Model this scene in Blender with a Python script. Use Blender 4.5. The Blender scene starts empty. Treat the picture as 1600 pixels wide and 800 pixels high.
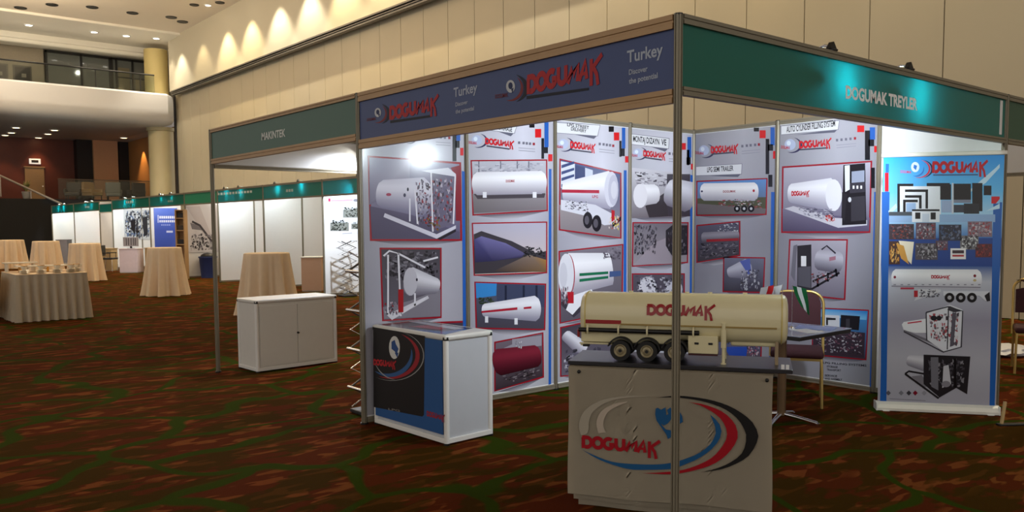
import bpy, bmesh, math, random
from mathutils import Vector, Matrix
random.seed(7)
sc = bpy.context.scene
COL = sc.collection
PI = math.pi

# ------------------------------------------------------------------ camera
F_PX, CX, CY, CZ, YAW, PIT, ROL, PCY = 1298.64, -3.1602, -2.5406, 1.5176, .8730, -.0700, -.0063, 441.58
_f = Vector((math.cos(YAW)*math.cos(PIT), math.sin(YAW)*math.cos(PIT), math.sin(PIT)))
_r = _f.cross(Vector((0, 0, 1))).normalized()
_u = _r.cross(_f)
_R = _r*math.cos(ROL) + _u*math.sin(ROL)
_U = -_r*math.sin(ROL) + _u*math.cos(ROL)
CAMP = Vector((CX, CY, CZ))
cd = bpy.data.cameras.new('camera')
cam = bpy.data.objects.new('camera', cd); COL.objects.link(cam)
cam.matrix_world = Matrix(((_R.x, _U.x, -_f.x, CX), (_R.y, _U.y, -_f.y, CY), (_R.z, _U.z, -_f.z, CZ), (0, 0, 0, 1)))
cd.sensor_fit = 'HORIZONTAL'; cd.sensor_width = 36.0
cd.lens = F_PX*36.0/1600
cd.shift_y = (PCY-400)/1600
cd.clip_end = 200
sc.camera = cam

def ray(x, y): return _f + _R*((x-800)/F_PX) - _U*((y-PCY)/F_PX)
def on_plane(x, y, O, n):
    d = ray(x, y); t = (Vector(O)-CAMP).dot(n)/d.dot(n)
    return CAMP + d*t
def on_floor(x, y, z=0): return on_plane(x, y, (0, 0, z), Vector((0, 0, 1)))

# ------------------------------------------------------------------ view, world
sc.view_settings.view_transform = 'Standard'
sc.view_settings.look = 'None'
sc.view_settings.exposure = 0.0
sc.view_settings.gamma = 1.0
sc.view_settings.use_curve_mapping = False
w = bpy.data.worlds.new('hall_world'); sc.world = w
w.use_nodes = True
w.node_tree.nodes['Background'].inputs[0].default_value = (1.0, .94, .86, 1)
w.node_tree.nodes['Background'].inputs[1].default_value = AMB = .85

def lin(c):
    out = []
    for v in c[:3]:
        v = v/255
        out.append(v/12.92 if v <= .04045 else ((v+.055)/1.055)**2.4)
    return (*out, 1)

def area_light(name, loc, size, power, color, target):
    d = bpy.data.lights.new(name, 'AREA'); d.shape = 'RECTANGLE'; d.size, d.size_y = size
    d.energy = power; d.color = color
    o = bpy.data.objects.new(name, d); COL.objects.link(o); o.location = loc
    o.rotation_euler = (Vector(target)-Vector(loc)).to_track_quat('-Z', 'Y').to_euler()
    return o
def spot_light(name, loc, target, power, color, angle=60, blend=.6, radius=.03):
    d = bpy.data.lights.new(name, 'SPOT'); d.energy = power; d.color = color
    d.spot_size = math.radians(angle); d.spot_blend = blend; d.shadow_soft_size = radius
    o = bpy.data.objects.new(name, d); COL.objects.link(o); o.location = loc
    o.rotation_euler = (Vector(target)-Vector(loc)).to_track_quat('-Z', 'Y').to_euler()
    return o
def point_light(name, loc, power, color, radius=.03):
    d = bpy.data.lights.new(name, 'POINT'); d.energy = power; d.color = color; d.shadow_soft_size = radius
    o = bpy.data.objects.new(name, d); COL.objects.link(o); o.location = loc
    return o
WASH = 720; IN_P = 165; IN_G = 18; ROW_P = 66; ROW_G = 11
WARM = (1.0, .72, .40); WARMW = (1.0, .86, .64); COOL = (.84, .90, 1.0)
# the hall's own ceiling lighting as one area light, then added point fills
area_light('hall_light', (2.5, 24, 10.5), (8, 18), 420, (1.0, .74, .46), (2.5, 24, 0))
for _x, _y, _p in ((3.0, 13, 330), (3.0, 21, 520), (2.0, 33, 1100)):
    point_light('hall_fill_light', (_x, _y, 9.2), _p, (1.0, .80, .54), .5)  # added without fixtures, to brighten the ceiling, upper wall and far floor

# ------------------------------------------------------------------ materials
MATS = {}
def mat(name, col, rough=.5, metal=0., spec=.5, noise=.06, scale=12, bump=0., bscale=60, emit=0., trans=0., coat=0.):
    if name in MATS: return MATS[name]
    m = bpy.data.materials.new(name); m.use_nodes = True; nt = m.node_tree; N = nt.nodes; b = N['Principled BSDF']
    c = lin(col)
    tc = N.new('ShaderNodeTexCoord')
    nz = N.new('ShaderNodeTexNoise'); nz.inputs['Scale'].default_value = scale; nz.inputs['Detail'].default_value = 3
    nt.links.new(tc.outputs['Object'], nz.inputs['Vector'])
    mx = N.new('ShaderNodeMix'); mx.data_type = 'RGBA'
    mx.inputs[6].default_value = tuple(max(0, v*(1-noise)) for v in c[:3])+(1,)
    mx.inputs[7].default_value = tuple(min(1, v*(1+noise)) for v in c[:3])+(1,)
    nt.links.new(nz.outputs['Fac'], mx.inputs[0]); nt.links.new(mx.outputs[2], b.inputs['Base Color'])
    b.inputs['Roughness'].default_value = rough; b.inputs['Metallic'].default_value = metal
    b.inputs['Specular IOR Level'].default_value = spec
    b.inputs['Coat Weight'].default_value = coat
    if emit:
        b.inputs['Emission Color'].default_value = c; b.inputs['Emission Strength'].default_value = emit
    if trans: b.inputs['Transmission Weight'].default_value = trans
    if bump:
        n2 = N.new('ShaderNodeTexNoise'); n2.inputs['Scale'].default_value = bscale; n2.inputs['Detail'].default_value = 4
        nt.links.new(tc.outputs['Object'], n2.inputs['Vector'])
        bp = N.new('ShaderNodeBump'); bp.inputs['Strength'].default_value = bump; bp.inputs['Distance'].default_value = .02
        nt.links.new(n2.outputs['Fac'], bp.inputs['Height']); nt.links.new(bp.outputs['Normal'], b.inputs['Normal'])
    MATS[name] = m
    return m

def print_mat(name, rough, spec, bump=0., bscale=4, coat=0.):
    m = bpy.data.materials.new(name); m.use_nodes = True; nt = m.node_tree; N = nt.nodes; b = N['Principled BSDF']
    a = N.new('ShaderNodeAttribute'); a.attribute_name = 'ink'
    nt.links.new(a.outputs['Color'], b.inputs['Base Color'])
    b.inputs['Roughness'].default_value = rough; b.inputs['Specular IOR Level'].default_value = spec
    b.inputs['Coat Weight'].default_value = coat; b.inputs['Coat Roughness'].default_value = .12
    if bump:
        tc = N.new('ShaderNodeTexCoord'); n2 = N.new('ShaderNodeTexNoise'); n2.inputs['Scale'].default_value = bscale
        n2.inputs['Detail'].default_value = 4
        nt.links.new(tc.outputs['Object'], n2.inputs['Vector'])
        bp = N.new('ShaderNodeBump'); bp.inputs['Strength'].default_value = bump; bp.inputs['Distance'].default_value = .03
        nt.links.new(n2.outputs['Fac'], bp.inputs['Height']); nt.links.new(bp.outputs['Normal'], b.inputs['Normal'])
    return m
PRINT = print_mat('glossy_print', .16, .45)
PRINT_CLOTH = print_mat('printed_vinyl_cloth', .6, .2, .06, 5)
PRINT_MATT = print_mat('matt_print', .5, .3)

def carpet_mat():
    m = bpy.data.materials.new('patterned_carpet'); m.use_nodes = True; nt = m.node_tree; N = nt.nodes; L = nt.links; b = N['Principled BSDF']
    tc = N.new('ShaderNodeTexCoord')
    def mapping(rot, scale, loc=(0, 0, 0)):
        mp = N.new('ShaderNodeMapping'); mp.inputs['Rotation'].default_value = (0, 0, rot); mp.inputs['Scale'].default_value = scale
        mp.inputs['Location'].default_value = loc
        L.new(tc.outputs['Object'], mp.inputs['Vector']); return mp.outputs['Vector']
    def noise(vec, scale, detail=2, rough=.5, dist=0.):
        n = N.new('ShaderNodeTexNoise'); n.inputs['Scale'].default_value = scale; n.inputs['Detail'].default_value = detail
        n.inputs['Roughness'].default_value = rough; n.inputs['Distortion'].default_value = dist
        L.new(vec, n.inputs['Vector']); return n.outputs['Fac']
    def ramp(fac, stops):
        r = N.new('ShaderNodeValToRGB'); els = r.color_ramp.elements
        for i, (p, c) in enumerate(stops):
            e = els[i] if i < 2 else els.new(p)
            e.position = p; e.color = c
        L.new(fac, r.inputs['Fac']); return r.outputs['Color']
    def mix(fac, a, c):
        x = N.new('ShaderNodeMix'); x.data_type = 'RGBA'
        L.new(fac, x.inputs[0])
        for k, v in ((6, a), (7, c)):
            if isinstance(v, tuple): x.inputs[k].default_value = v
            else: L.new(v, x.inputs[k])
        return x.outputs[2]
    W0, K = (1, 1, 1, 1), (0, 0, 0, 1)
    rot = math.radians(46)
    base = mix(noise(mapping(0, (1, 1, 1)), .9), lin((55, 41, 6)), lin((63, 37, 6)))
    # red patches, then orange dashes of uneven length
    red = ramp(noise(mapping(rot, (1.0, 2.3, 1)), 1.9, 3, .55), [(.485, K), (.525, W0)])
    c1 = mix(red, base, lin((80, 34, 13)))
    dash = ramp(noise(mapping(rot+.1, (1.5, 4.4, 1), (3, 1, 0)), 2.5, 1.5, .4, .15), [(.545, K), (.575, W0)])
    dsub = ramp(noise(mapping(rot-.16, (1.0, 2.2, 1), (9, 4, 0)), 1.5, 1), [(.36, K), (.44, W0)])
    mul = N.new('ShaderNodeMath'); mul.operation = 'MULTIPLY'; L.new(dash, mul.inputs[0]); L.new(dsub, mul.inputs[1]); m2 = N.new('ShaderNodeMath'); m2.operation = 'MULTIPLY_ADD'; L.new(red, m2.inputs[0]); m2.inputs[1].default_value = .75; m2.inputs[2].default_value = .25; m3 = N.new('ShaderNodeMath'); m3.operation = 'MULTIPLY'; L.new(mul.outputs[0], m3.inputs[0]); L.new(m2.outputs[0], m3.inputs[1])
    dcol = mix(noise(mapping(0, (1, 1, 1), (5, 5, 0)), 1.3), lin((114, 52, 27)), lin((110, 68, 27)))
    c2 = mix(m3.outputs[0], c1, dcol)
    # green ribbons that cross and meet in knots
    wob = N.new('ShaderNodeTexNoise'); wob.inputs['Scale'].default_value = .8; L.new(tc.outputs['Object'], wob.inputs['Vector'])
    vm = N.new('ShaderNodeVectorMath'); vm.operation = 'MULTIPLY_ADD'
    L.new(wob.outputs['Color'], vm.inputs[0]); vm.inputs[1].default_value = (1.1, 1.1, 0); L.new(mapping(rot, (.74, .92, 1)), vm.inputs[2])
    vo = N.new('ShaderNodeTexVoronoi'); vo.feature = 'DISTANCE_TO_EDGE'; vo.inputs['Scale'].default_value = 1.15
    vo.voronoi_dimensions = '2D'
    L.new(vm.outputs[0], vo.inputs['Vector'])
    rib = ramp(vo.outputs['Distance'], [(.032, W0), (.055, K)])
    c3 = mix(rib, c2, lin((46, 58, 8)))
    fine = noise(mapping(0, (1, 1, 1)), 220, 2)
    c4 = mix(fine, c3, c3)
    L.new(c4, b.inputs['Base Color'])
    b.inputs['Roughness'].default_value = .95; b.inputs['Specular IOR Level'].default_value = .02
    bp = N.new('ShaderNodeBump'); bp.inputs['Strength'].default_value = .4; bp.inputs['Distance'].default_value = .004
    L.new(fine, bp.inputs['Height']); L.new(bp.outputs['Normal'], b.inputs['Normal'])
    return m

def fascia_mat(name, col, trans):
    m = mat(name, col, .35, spec=.4, noise=.04); nt = m.node_tree; N = nt.nodes
    if trans:
        t = N.new('ShaderNodeBsdfTranslucent'); t.inputs['Color'].default_value = lin(trans)
        a = N.new('ShaderNodeAddShader'); out = N['Material Output']
        nt.links.new(N['Principled BSDF'].outputs[0], a.inputs[0]); nt.links.new(t.outputs[0], a.inputs[1])
        nt.links.new(a.outputs[0], out.inputs['Surface'])
    return m

ALU = mat('anodised_aluminium', (134, 126, 108), .42, .25, noise=.05)
ALU_W = mat('bronze_rail', (168, 134, 94), .45, .15, noise=.12, scale=6)
WHITEP = mat('white_panel', (226, 226, 226), .45, noise=.02)
WHITE_LAM = mat('white_laminate', (214, 211, 205), .4, noise=.03)
WHITE_EDGE = mat('white_edge_profile', (228, 226, 222), .35, noise=.02)
BLACKPL = mat('black_plastic', (16, 16, 17), .4)
BLACKBOARD = mat('black_board', (34, 33, 38), .3, noise=.1)
GREEN = fascia_mat('green_fascia_board', (16, 88, 70), (6, 118, 124))
GREEN2 = mat('green_fascia_plain', (44, 88, 70), .4, noise=.04)
BLUEF = mat('blue_fascia_print', (50, 67, 118), .45, noise=.04)
CREAM = mat('cream_enamel', (222, 212, 172), .25, spec=.5, noise=.03, coat=.3)
CREAM_D = mat('dark_yellow_line', (150, 124, 60), .4)  # the tank's own dark yellow side line
RED = mat('red_enamel', (150, 22, 26), .35)
RUBBER = mat('black_rubber', (20, 19, 19), .7)
HUB = mat('hub_metal', (150, 138, 108), .4, .3)
CHROME = mat('chrome', (225, 226, 230), .12, 1.0, noise=.01)
GOLD = mat('gold_frame', (188, 160, 96), .35, .7)
BURG = mat('burgundy_upholstery', (56, 13, 24), .8, noise=.12, bump=.15, bscale=200)
CLOTH = mat('beige_tablecloth', (240, 214, 180), .85, noise=.05, bump=.1, bscale=80)
CLOTH2 = mat('ivory_table_skirt', (240, 226, 202), .85, noise=.05, bump=.1, bscale=80)
GLASSY = mat('glass_table_top', (150, 160, 190), .08, noise=.01, spec=.8)
CHINA = mat('white_china', (235, 225, 205), .25)
LENS = mat('lamp_lens', (255, 252, 240), .3, emit=70)
LENS_D = mat('downlight_lens', (255, 250, 236), .3, emit=8)
LENS_W = mat('warm_lamp_lens', (255, 226, 170), .3, emit=7)
LAMPBODY = mat('white_lamp_body', (236, 238, 240), .3)
WALLP = mat('beige_partition_panel', (178, 167, 144), .55, noise=.03, scale=.5)
WALLG = mat('partition_groove', (120, 108, 88), .8)
WALLU = mat('cream_upper_wall', (200, 192, 172), .6, noise=.02, scale=.5)
CEIL = mat('ceiling_plaster', (236, 226, 212), .8, noise=.04, scale=.6)
CEIL2 = mat('ceiling_soffit_plaster', (240, 236, 226), .8, noise=.03, scale=.6)
TRIMG = mat('grey_track_trim', (112, 108, 104), .45, .4)
DARKG = mat('dark_track_groove', (36, 32, 34), .6)
YELLOWCOL = mat('yellow_plaster_column', (212, 192, 130), .6, noise=.05, scale=1)
BALC = mat('balcony_plaster', (198, 196, 196), .6, noise=.02)
DARKWOOD = mat('dark_red_wood', (104, 44, 24), .5, noise=.2, scale=2)
BLACKWALL = mat('black_drape', (16, 14, 13), .9)
TAN = mat('tan_panel', (176, 140, 100), .6, noise=.05)
WINGLASS = mat('dark_window_glass', (104, 108, 106), .06, spec=.8, noise=.05)
FRAMEBLK = mat('black_window_frame', (14, 14, 14), .5)

# ------------------------------------------------------------------ mesh helpers
def new(): return bmesh.new()
def add_box(bm, c, s, rz=0., bevel=0., seg=2, M=None):
    r = bmesh.ops.create_cube(bm, size=1.0); vs = r['verts']
    bmesh.ops.scale(bm, vec=s, verts=vs)
    if bevel:
        es = list({e for v in vs for e in v.link_edges})
        rr = bmesh.ops.bevel(bm, geom=es, offset=bevel, segments=seg, affect='EDGES', profile=.5)
        vs = list({v for f in rr['faces'] for v in f.verts} | {v for v in vs if v.is_valid})
    T = Matrix.Translation(c) @ Matrix.Rotation(rz, 4, 'Z')
    if M is not None: T = M @ T
    bmesh.ops.transform(bm, matrix=T, verts=vs)
    return vs
def add_cyl(bm, p0, p1, r0, r1=None, seg=16, caps=True):
    r1 = r0 if r1 is None else r1
    p0, p1 = Vector(p0), Vector(p1); d = (p1-p0).normalized()
    a = d.orthogonal().normalized(); b = d.cross(a)
    A, B = [], []
    for i in range(seg):
        t = 2*PI*i/seg; o = a*math.cos(t)+b*math.sin(t)
        A.append(bm.verts.new(p0+o*r0)); B.append(bm.verts.new(p1+o*r1))
    for i in range(seg):
        j = (i+1) % seg; bm.faces.new((A[i], A[j], B[j], B[i]))
    if caps:
        bm.faces.new(A[::-1]); bm.faces.new(B)
def add_tube(bm, pts, r, seg=8, closed=False):
    pts = [Vector(p) for p in pts]; rings = []; n = len(pts); prev = None
    for i, p in enumerate(pts):
        if closed: d = pts[(i+1) % n]-pts[i-1]
        else: d = pts[min(i+1, n-1)]-pts[max(i-1, 0)]
        d.normalize()
        a = d.orthogonal() if prev is None else prev-d*prev.dot(d)
        a.normalize(); prev = a; b = d.cross(a)
        rings.append([bm.verts.new(p+(a*math.cos(2*PI*k/seg)+b*math.sin(2*PI*k/seg))*r) for k in range(seg)])
    m = n if closed else n-1
    for i in range(m):
        A, B = rings[i], rings[(i+1) % n]
        for k in range(seg): bm.faces.new((A[k], A[(k+1) % seg], B[(k+1) % seg], B[k]))
    if not closed:
        bm.faces.new(rings[0][::-1]); bm.faces.new(rings[-1])
def add_lathe(bm, prof, c=(0, 0, 0), seg=32, fold=None):
    rings = []
    for (r, z) in prof:
        ring = []
        for k in range(seg):
            t = 2*PI*k/seg; rr = r if fold is None else r*fold(t, z)
            ring.append(bm.verts.new((c[0]+rr*math.cos(t), c[1]+rr*math.sin(t), c[2]+z)))
        rings.append(ring)
    for A, B in zip(rings, rings[1:]):
        for k in range(seg): bm.faces.new((A[k], A[(k+1) % seg], B[(k+1) % seg], B[k]))
    if prof[0][0] > 1e-4: bm.faces.new(rings[0][::-1])
    if prof[-1][0] > 1e-4: bm.faces.new(rings[-1])
def add_extrude(bm, sec, p0, p1, up=(0, 0, 1)):
    """sweep the closed 2D section sec (side, up) from p0 to p1"""
    p0, p1, up = Vector(p0), Vector(p1), Vector(up); d = (p1-p0).normalized(); s = d.cross(up).normalized(); u = s.cross(d)
    A = [bm.verts.new(p0+s*a+u*b) for a, b in sec]; B = [bm.verts.new(p1+s*a+u*b) for a, b in sec]
    n = len(sec)
    for i in range(n):
        j = (i+1) % n; bm.faces.new((A[i], A[j], B[j], B[i]))
    bm.faces.new(A[::-1]); bm.faces.new(B)
def add_quad(bm, a, b, c, d): return bm.faces.new([bm.verts.new(p) for p in (a, b, c, d)])

def obj(name, bm, m, parent=None, smooth=None):
    bmesh.ops.recalc_face_normals(bm, faces=bm.faces)
    me = bpy.data.meshes.new(name); bm.to_mesh(me); bm.free()
    me.materials.append(m)
    if smooth:
        for p in me.polygons: p.use_smooth = True
        me.set_sharp_from_angle(angle=math.radians(smooth))
    o = bpy.data.objects.new(name, me); COL.objects.link(o)
    if parent is not None: put(o, parent)
    return o
WORLD_LAID = set()
def put(o, parent):
    """parent o, whose mesh is laid out in world coordinates, when parent asks for it"""
    o.parent = parent
    if parent.name in WORLD_LAID: o.matrix_parent_inverse = (Matrix.Translation(parent.location) @ Matrix.Rotation(parent.rotation_euler[2], 4, 'Z')).inverted()
def tag(o, label, cat, group=None, kind=None):
    o['label'] = label; o['category'] = cat
    if group: o['group'] = group
    if kind: o['kind'] = kind
    return o
def thing(name, label, cat, loc=(0, 0, 0), rotz=0., group=None, world=False):
    o = bpy.data.objects.new(name, None); COL.objects.link(o); o.location = loc; o.rotation_euler = (0, 0, rotz)
    o.empty_display_size = .1
    if world: WORLD_LAID.add(o.name)
    return tag(o, label, cat, group)
def struct(name, bm, m, parent=None, smooth=None):
    o = obj(name, bm, m, parent, smooth)
    if parent is None: o['kind'] = 'structure'
    return o
def dup(root, loc, rotz=None, label=None, group=None):
    r = root.copy(); COL.objects.link(r); r.location = loc
    if rotz is not None: r.rotation_euler = (0, 0, rotz)
    if label: r['label'] = label
    if group: r['group'] = group
    for ch in list(root.children):
        c = ch.copy(); COL.objects.link(c); c.parent = r
        for g in ch.children:
            d = g.copy(); COL.objects.link(d); d.parent = c
    return r

# ------------------------------------------------------------------ flat prints: ink polygons on one plane
_fonts = {}
def font_tris(s):
    if s in _fonts: return _fonts[s]
    cu = bpy.data.curves.new('lettering', 'FONT'); cu.body = s; cu.resolution_u = 3; cu.offset = .022 if len(s) != 15 else .04
    o = bpy.data.objects.new('lettering', cu); COL.objects.link(o)
    bpy.context.view_layer.update()
    me = bpy.data.meshes.new_from_object(o.evaluated_get(bpy.context.evaluated_depsgraph_get()))
    vs = [(v.co.x, v.co.y) for v in me.vertices]; fs = [tuple(p.vertices) for p in me.polygons]
    bpy.data.objects.remove(o); bpy.data.curves.remove(cu); bpy.data.meshes.remove(me)
    x0 = min(v[0] for v in vs); x1 = max(v[0] for v in vs); y0 = 0; y1 = .69
    vs = [((x-x0)/(x1-x0), (y-y0)/(y1-y0)) for x, y in vs]
    _fonts[s] = (vs, fs); return _fonts[s]

def thick(pts, w):
    """a polyline as a closed outline of half width w"""
    P = [Vector((a, b)) for a, b in pts]; Lf, Rt = [], []
    for i, p in enumerate(P):
        d = (P[min(i+1, len(P)-1)]-P[max(i-1, 0)]).normalized(); n = Vector((-d.y, d.x))
        Lf.append(p+n*w); Rt.append(p-n*w)
    return [tuple(v) for v in Lf+Rt[::-1]]
def arc(cx, cy, rx, ry, a0, a1, n=12):
    return [(cx+rx*math.cos(math.radians(a0+(a1-a0)*i/n)), cy+ry*math.sin(math.radians(a0+(a1-a0)*i/n))) for i in range(n+1)]
# the company's wide lettering, drawn as strokes in a box 7.0 wide and 1 high
LOGO = []
_w = .162
def _s(pts, w=_w): LOGO.append(thick(pts, w))
_s([(.12, -.02), (.12, .75), (.08, .9)]); _s([(.0, .9), (.42, .9)] + arc(.45, .5, .4, .4, 85, -90, 12) + [(.3, .1)])
_s(arc(1.45, .5, .42, .41, 0, 360, 24))
_s(arc(2.45, .5, .42, .41, 50, 330, 18) + [(2.85, .45), (2.5, .45)])
_s([(3.12, 1.0), (3.12, .4)] + arc(3.47, .42, .35, .33, 190, 350, 10) + [(3.82, .42), (3.82, 1.0)])
_s([(4.0, 0), (4.42, .78), (4.5, .3), (4.95, .85), (4.9, 0)])
_s([(5.05, 0), (5.62, .95), (5.72, 0)]); _s([(5.3, .3), (5.75, .3)], .09)
_s([(6.12, .95), (6.12, -.42)], .14); _s([(7.05, 1.05), (6.2, .45)], .13); _s([(6.3, .5), (6.6, .1), (6.72, -.45)], .13)

class Art:
    def __init__(s, O, u, n, step=.0005):
        s.O, s.u, s.n, s.v = Vector(O), Vector(u), Vector(n), Vector((0, 0, 1))
        s.V, s.Fc, s.C, s.step = [], [], [], step
    def q(s, x, y):
        d = on_plane(x, y, s.O, s.n)-s.O; return (d.dot(s.u), d.dot(s.v))
    def uv(s, pts, col, L=1):
        n = len(pts)
        area = sum(pts[i][0]*pts[(i+1) % n][1]-pts[(i+1) % n][0]*pts[i][1] for i in range(n))
        cols = list(col) if isinstance(col, list) else [col]*n
        if area < 0: pts = pts[::-1]; cols = cols[::-1]
        b = len(s.V)
        for a in pts: s.V.append(s.O+s.u*a[0]+s.v*a[1]+s.n*(L*s.step))
        s.Fc.append(tuple(range(b, b+n))); s.C += [lin(c) for c in cols]
    def px(s, pts, col, L=1): s.uv([s.q(*p) for p in pts], col, L)
    def rect(s, x0, y0, x1, y1, col, L=1):
        s.px([(x0, y0), (x1, y0), (x1, y1), (x0, y1)], col, L)
    def grad(s, x0, y0, x1, y1, ct, cb, L=1):
        s.px([(x0, y0), (x1, y0), (x1, y1), (x0, y1)], [ct, ct, cb, cb], L)
    def slab(s, u0, v0, u1, v1, t, col):
        """the sheet itself, with thickness t behind the ink"""
        P = [(u0, v0), (u1, v0), (u1, v1), (u0, v1)]; cols = col if isinstance(col, list) else [col]*4
        W = [s.O+s.u*a[0]+s.v*a[1]-s.n*(t*k) for k in (0, 1) for a in P]
        for f in ((0, 1, 2, 3), (7, 6, 5, 4), (0, 4, 5, 1), (1, 5, 6, 2), (2, 6, 7, 3), (3, 7, 4, 0)):
            b = len(s.V); s.V += [W[i] for i in f]; s.Fc.append(tuple(range(b, b+4))); s.C += [lin(cols[i % 4]) for i in f]
    def text(s, t, a, b, h, col, L=3, slant=0.):
        """t from pixel a (baseline left) to pixel b (baseline right), cap height h pixels"""
        A = Vector(s.q(*a)); B = Vector(s.q(*b)); T = Vector(s.q(a[0], a[1]-h)); U = B-A; W = T-A
        vs, fs = font_tris(t); base = len(s.V)
        for x, y in vs:
            p = A+U*(x+slant*y)+W*y
            s.V.append(s.O+s.u*p.x+s.v*p.y+s.n*(L*s.step))
        s.C += [lin(col)]*len(vs)
        for f in fs: s.Fc.append(tuple(base+i for i in f))
    def logo(s, a, b, h, col, L=3, grow=0.):
        A = Vector(s.q(*a)); B = Vector(s.q(*b)); T = Vector(s.q(a[0], a[1]-h)); U = (B-A)/7.05; W = T-A
        for k, st in enumerate(LOGO):
            s.uv([tuple(A+U*x+W*y) for x, y in st], col, L+.12*k)
    def ell(s, cx, cy, rx, ry, col, L=1, n=18):
        s.px(arc(cx, cy, rx, ry, 0, 360-360/n, n-1), col, L)
    def crescent(s, cx, cy, rx, ry, a0, a1, wid, col, L=2, n=20):
        o, i = [], []
        for k in range(n+1):
            t = k/n; a = math.radians(a0+(a1-a0)*t); w = wid*math.sin(PI*t)**.8
            o.append((cx+rx*math.cos(a), cy+ry*math.sin(a))); i.append((cx+(rx-w)*math.cos(a), cy+(ry-w*ry/rx)*math.sin(a)))
        for k in range(n):
            q = [o[k], o[k+1], i[k+1], i[k]]
            s.px(q, col, L)
    def tank(s, p0, p1, r0, r1, L=2, light=(226, 226, 236), dark=(120, 118, 140), ends=(1, 1), n=8):
        """a pictured cylinder lying from pixel p0 to p1"""
        P, Q = Vector(p0), Vector(p1); d = (Q-P).normalized(); m = Vector((-d.y, d.x))
        if m.y > 0: m = -m
        def col(t):
            k = max(0, min(1, 1-abs(t-.30)/.70)) if t > .30 else .75+.25*t/.30
            return tuple(int(dark[i]+(light[i]-dark[i])*k) for i in range(3))
        for k in range(n):
            t0, t1 = k/n, (k+1)/n
            a0, a1 = 1-2*t0, 1-2*t1
            b0 = [math.sqrt(max(0, 1-a*a)) for a in (a0, a1)]
            e = [ends[0]*r0*.45*b for b in b0]; g = [ends[1]*r1*.45*b for b in b0]
            s.px([tuple(P+m*r0*a0-d*e[0]), tuple(Q+m*r1*a0+d*g[0]), tuple(Q+m*r1*a1+d*g[1]), tuple(P+m*r0*a1-d*e[1])],
                 [col(t0), col(t0), col(t1), col(t1)], L)
    def photo(s, q, ct, cb, border=(150, 24, 40), bw=2.2, L=1):
        """a framed photograph: quad q (tl, tr, br, bl), shadow, border and a picture fading ct to cb"""
        c = Vector((sum(p[0] for p in q)/4, sum(p[1] for p in q)/4))
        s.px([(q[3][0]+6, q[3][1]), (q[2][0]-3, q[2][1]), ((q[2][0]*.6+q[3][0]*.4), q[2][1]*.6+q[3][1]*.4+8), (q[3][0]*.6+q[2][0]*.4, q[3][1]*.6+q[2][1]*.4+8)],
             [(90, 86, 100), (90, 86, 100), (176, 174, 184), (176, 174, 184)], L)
        if border:
            s.px(q, border, L+1)
            q = [(p[0]+(bw if p[0] < c.x else -bw), p[1]+(bw if p[1] < c.y else -bw)) for p in q]
        s.px(q, [ct, ct, cb, cb], L+2); return q
    def busy(s, q, n, pal, seed, L=4, size=.08, asp=.8):
        """n small shards of the palette scattered inside quad q: the crowded detail of a photograph"""
        n = int(n*2.6); size *= .56; av = [sum(c[i] for c in pal)/len(pal) for i in range(3)]; pal = [tuple(int(c[i]*.72+av[i]*.28) for i in range(3)) for c in pal]; r = random.Random(seed); tl, tr, br, bl = [Vector(p) for p in q]
        for k in range(n):
            a, b = r.uniform(size, 1-size), r.uniform(size, 1-size); w, h = r.uniform(.3, 1)*size*asp, r.uniform(.3, 1)*size
            def at(x, y): return tuple((tl*(1-x)+tr*x)*(1-y)+(bl*(1-x)+br*x)*y)
            j = r.uniform(-.5, .5)*size
            s.px([at(a-w, b-h+j), at(a+w, b-h-j), at(a+w*.8, b+h-j), at(a-w*.9, b+h+j)], r.choice(pal), L+.1*(k % 8))
    def line(s, pts, w, col, L=4): s.px(thick(pts, w), col, L)
    def build(s, name, m=None, parent=None):
        me = bpy.data.meshes.new(name); me.from_pydata([tuple(v) for v in s.V], [], s.Fc); me.update()
        at = me.attributes.new('ink', 'FLOAT_COLOR', 'POINT')
        for i, c in enumerate(s.C): at.data[i].color = c
        me.materials.append(m or PRINT)
        o = bpy.data.objects.new(name, me); COL.objects.link(o)
        if parent is not None: put(o, parent)
        return o
# ================================================================== THE SETTING
bm = new(); add_box(bm, (0, 20, -.05), (36, 74, .1)); struct('floor', bm, carpet_mat())
# partition wall: panels 1.2435 m wide with open grooves, in front of a dark backing
bm = new(); add_box(bm, (11.13, 14, 4.1), (.1, 53, 8.2)); wr = struct('wall_right', bm, WALLG)
bm = new(); y = .957-1.2435*10
while y < 40.2:
    y1 = min(y+1.2435, 40.35)
    add_box(bm, (11.04, (y+y1)/2, 4.06), (.08, y1-y-.016, 8.1), bevel=.004, seg=1); y += 1.2435
struct('wall_right_panelling', bm, WALLP)
bm = new(); add_box(bm, (11.1, 13.98, 9.4), (1.0, 51.96, 2.56)); add_box(bm, (11.5, 42.3, 9.3), (.6, 4.6, 2.8)); struct('wall_right_upper', bm, WALLU)
# hanging track under the upper wall
bm = new()
for k, (x, z, sx, sz) in enumerate([(10.62, 8.10, .08, .05), (10.66, 8.02, .1, .035), (10.7, 7.95, .16, .05)]):
    add_box(bm, (x, 13.9, z), (sx, 51.8, sz))
struct('trim_1', bm, TRIMG)
bm = new(); add_box(bm, (10.78, 13.9, 8.03), (.1, 51.7, .12)); struct('trim_2', bm, DARKG)
bm = new(); add_box(bm, (11.0, 40.42, 4.0), (.16, .1, 8.0)); add_box(bm, (10.94, 40.30, 4.0), (.05, .07, 8.0)); struct('trim_3', bm, DARKG)
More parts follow.
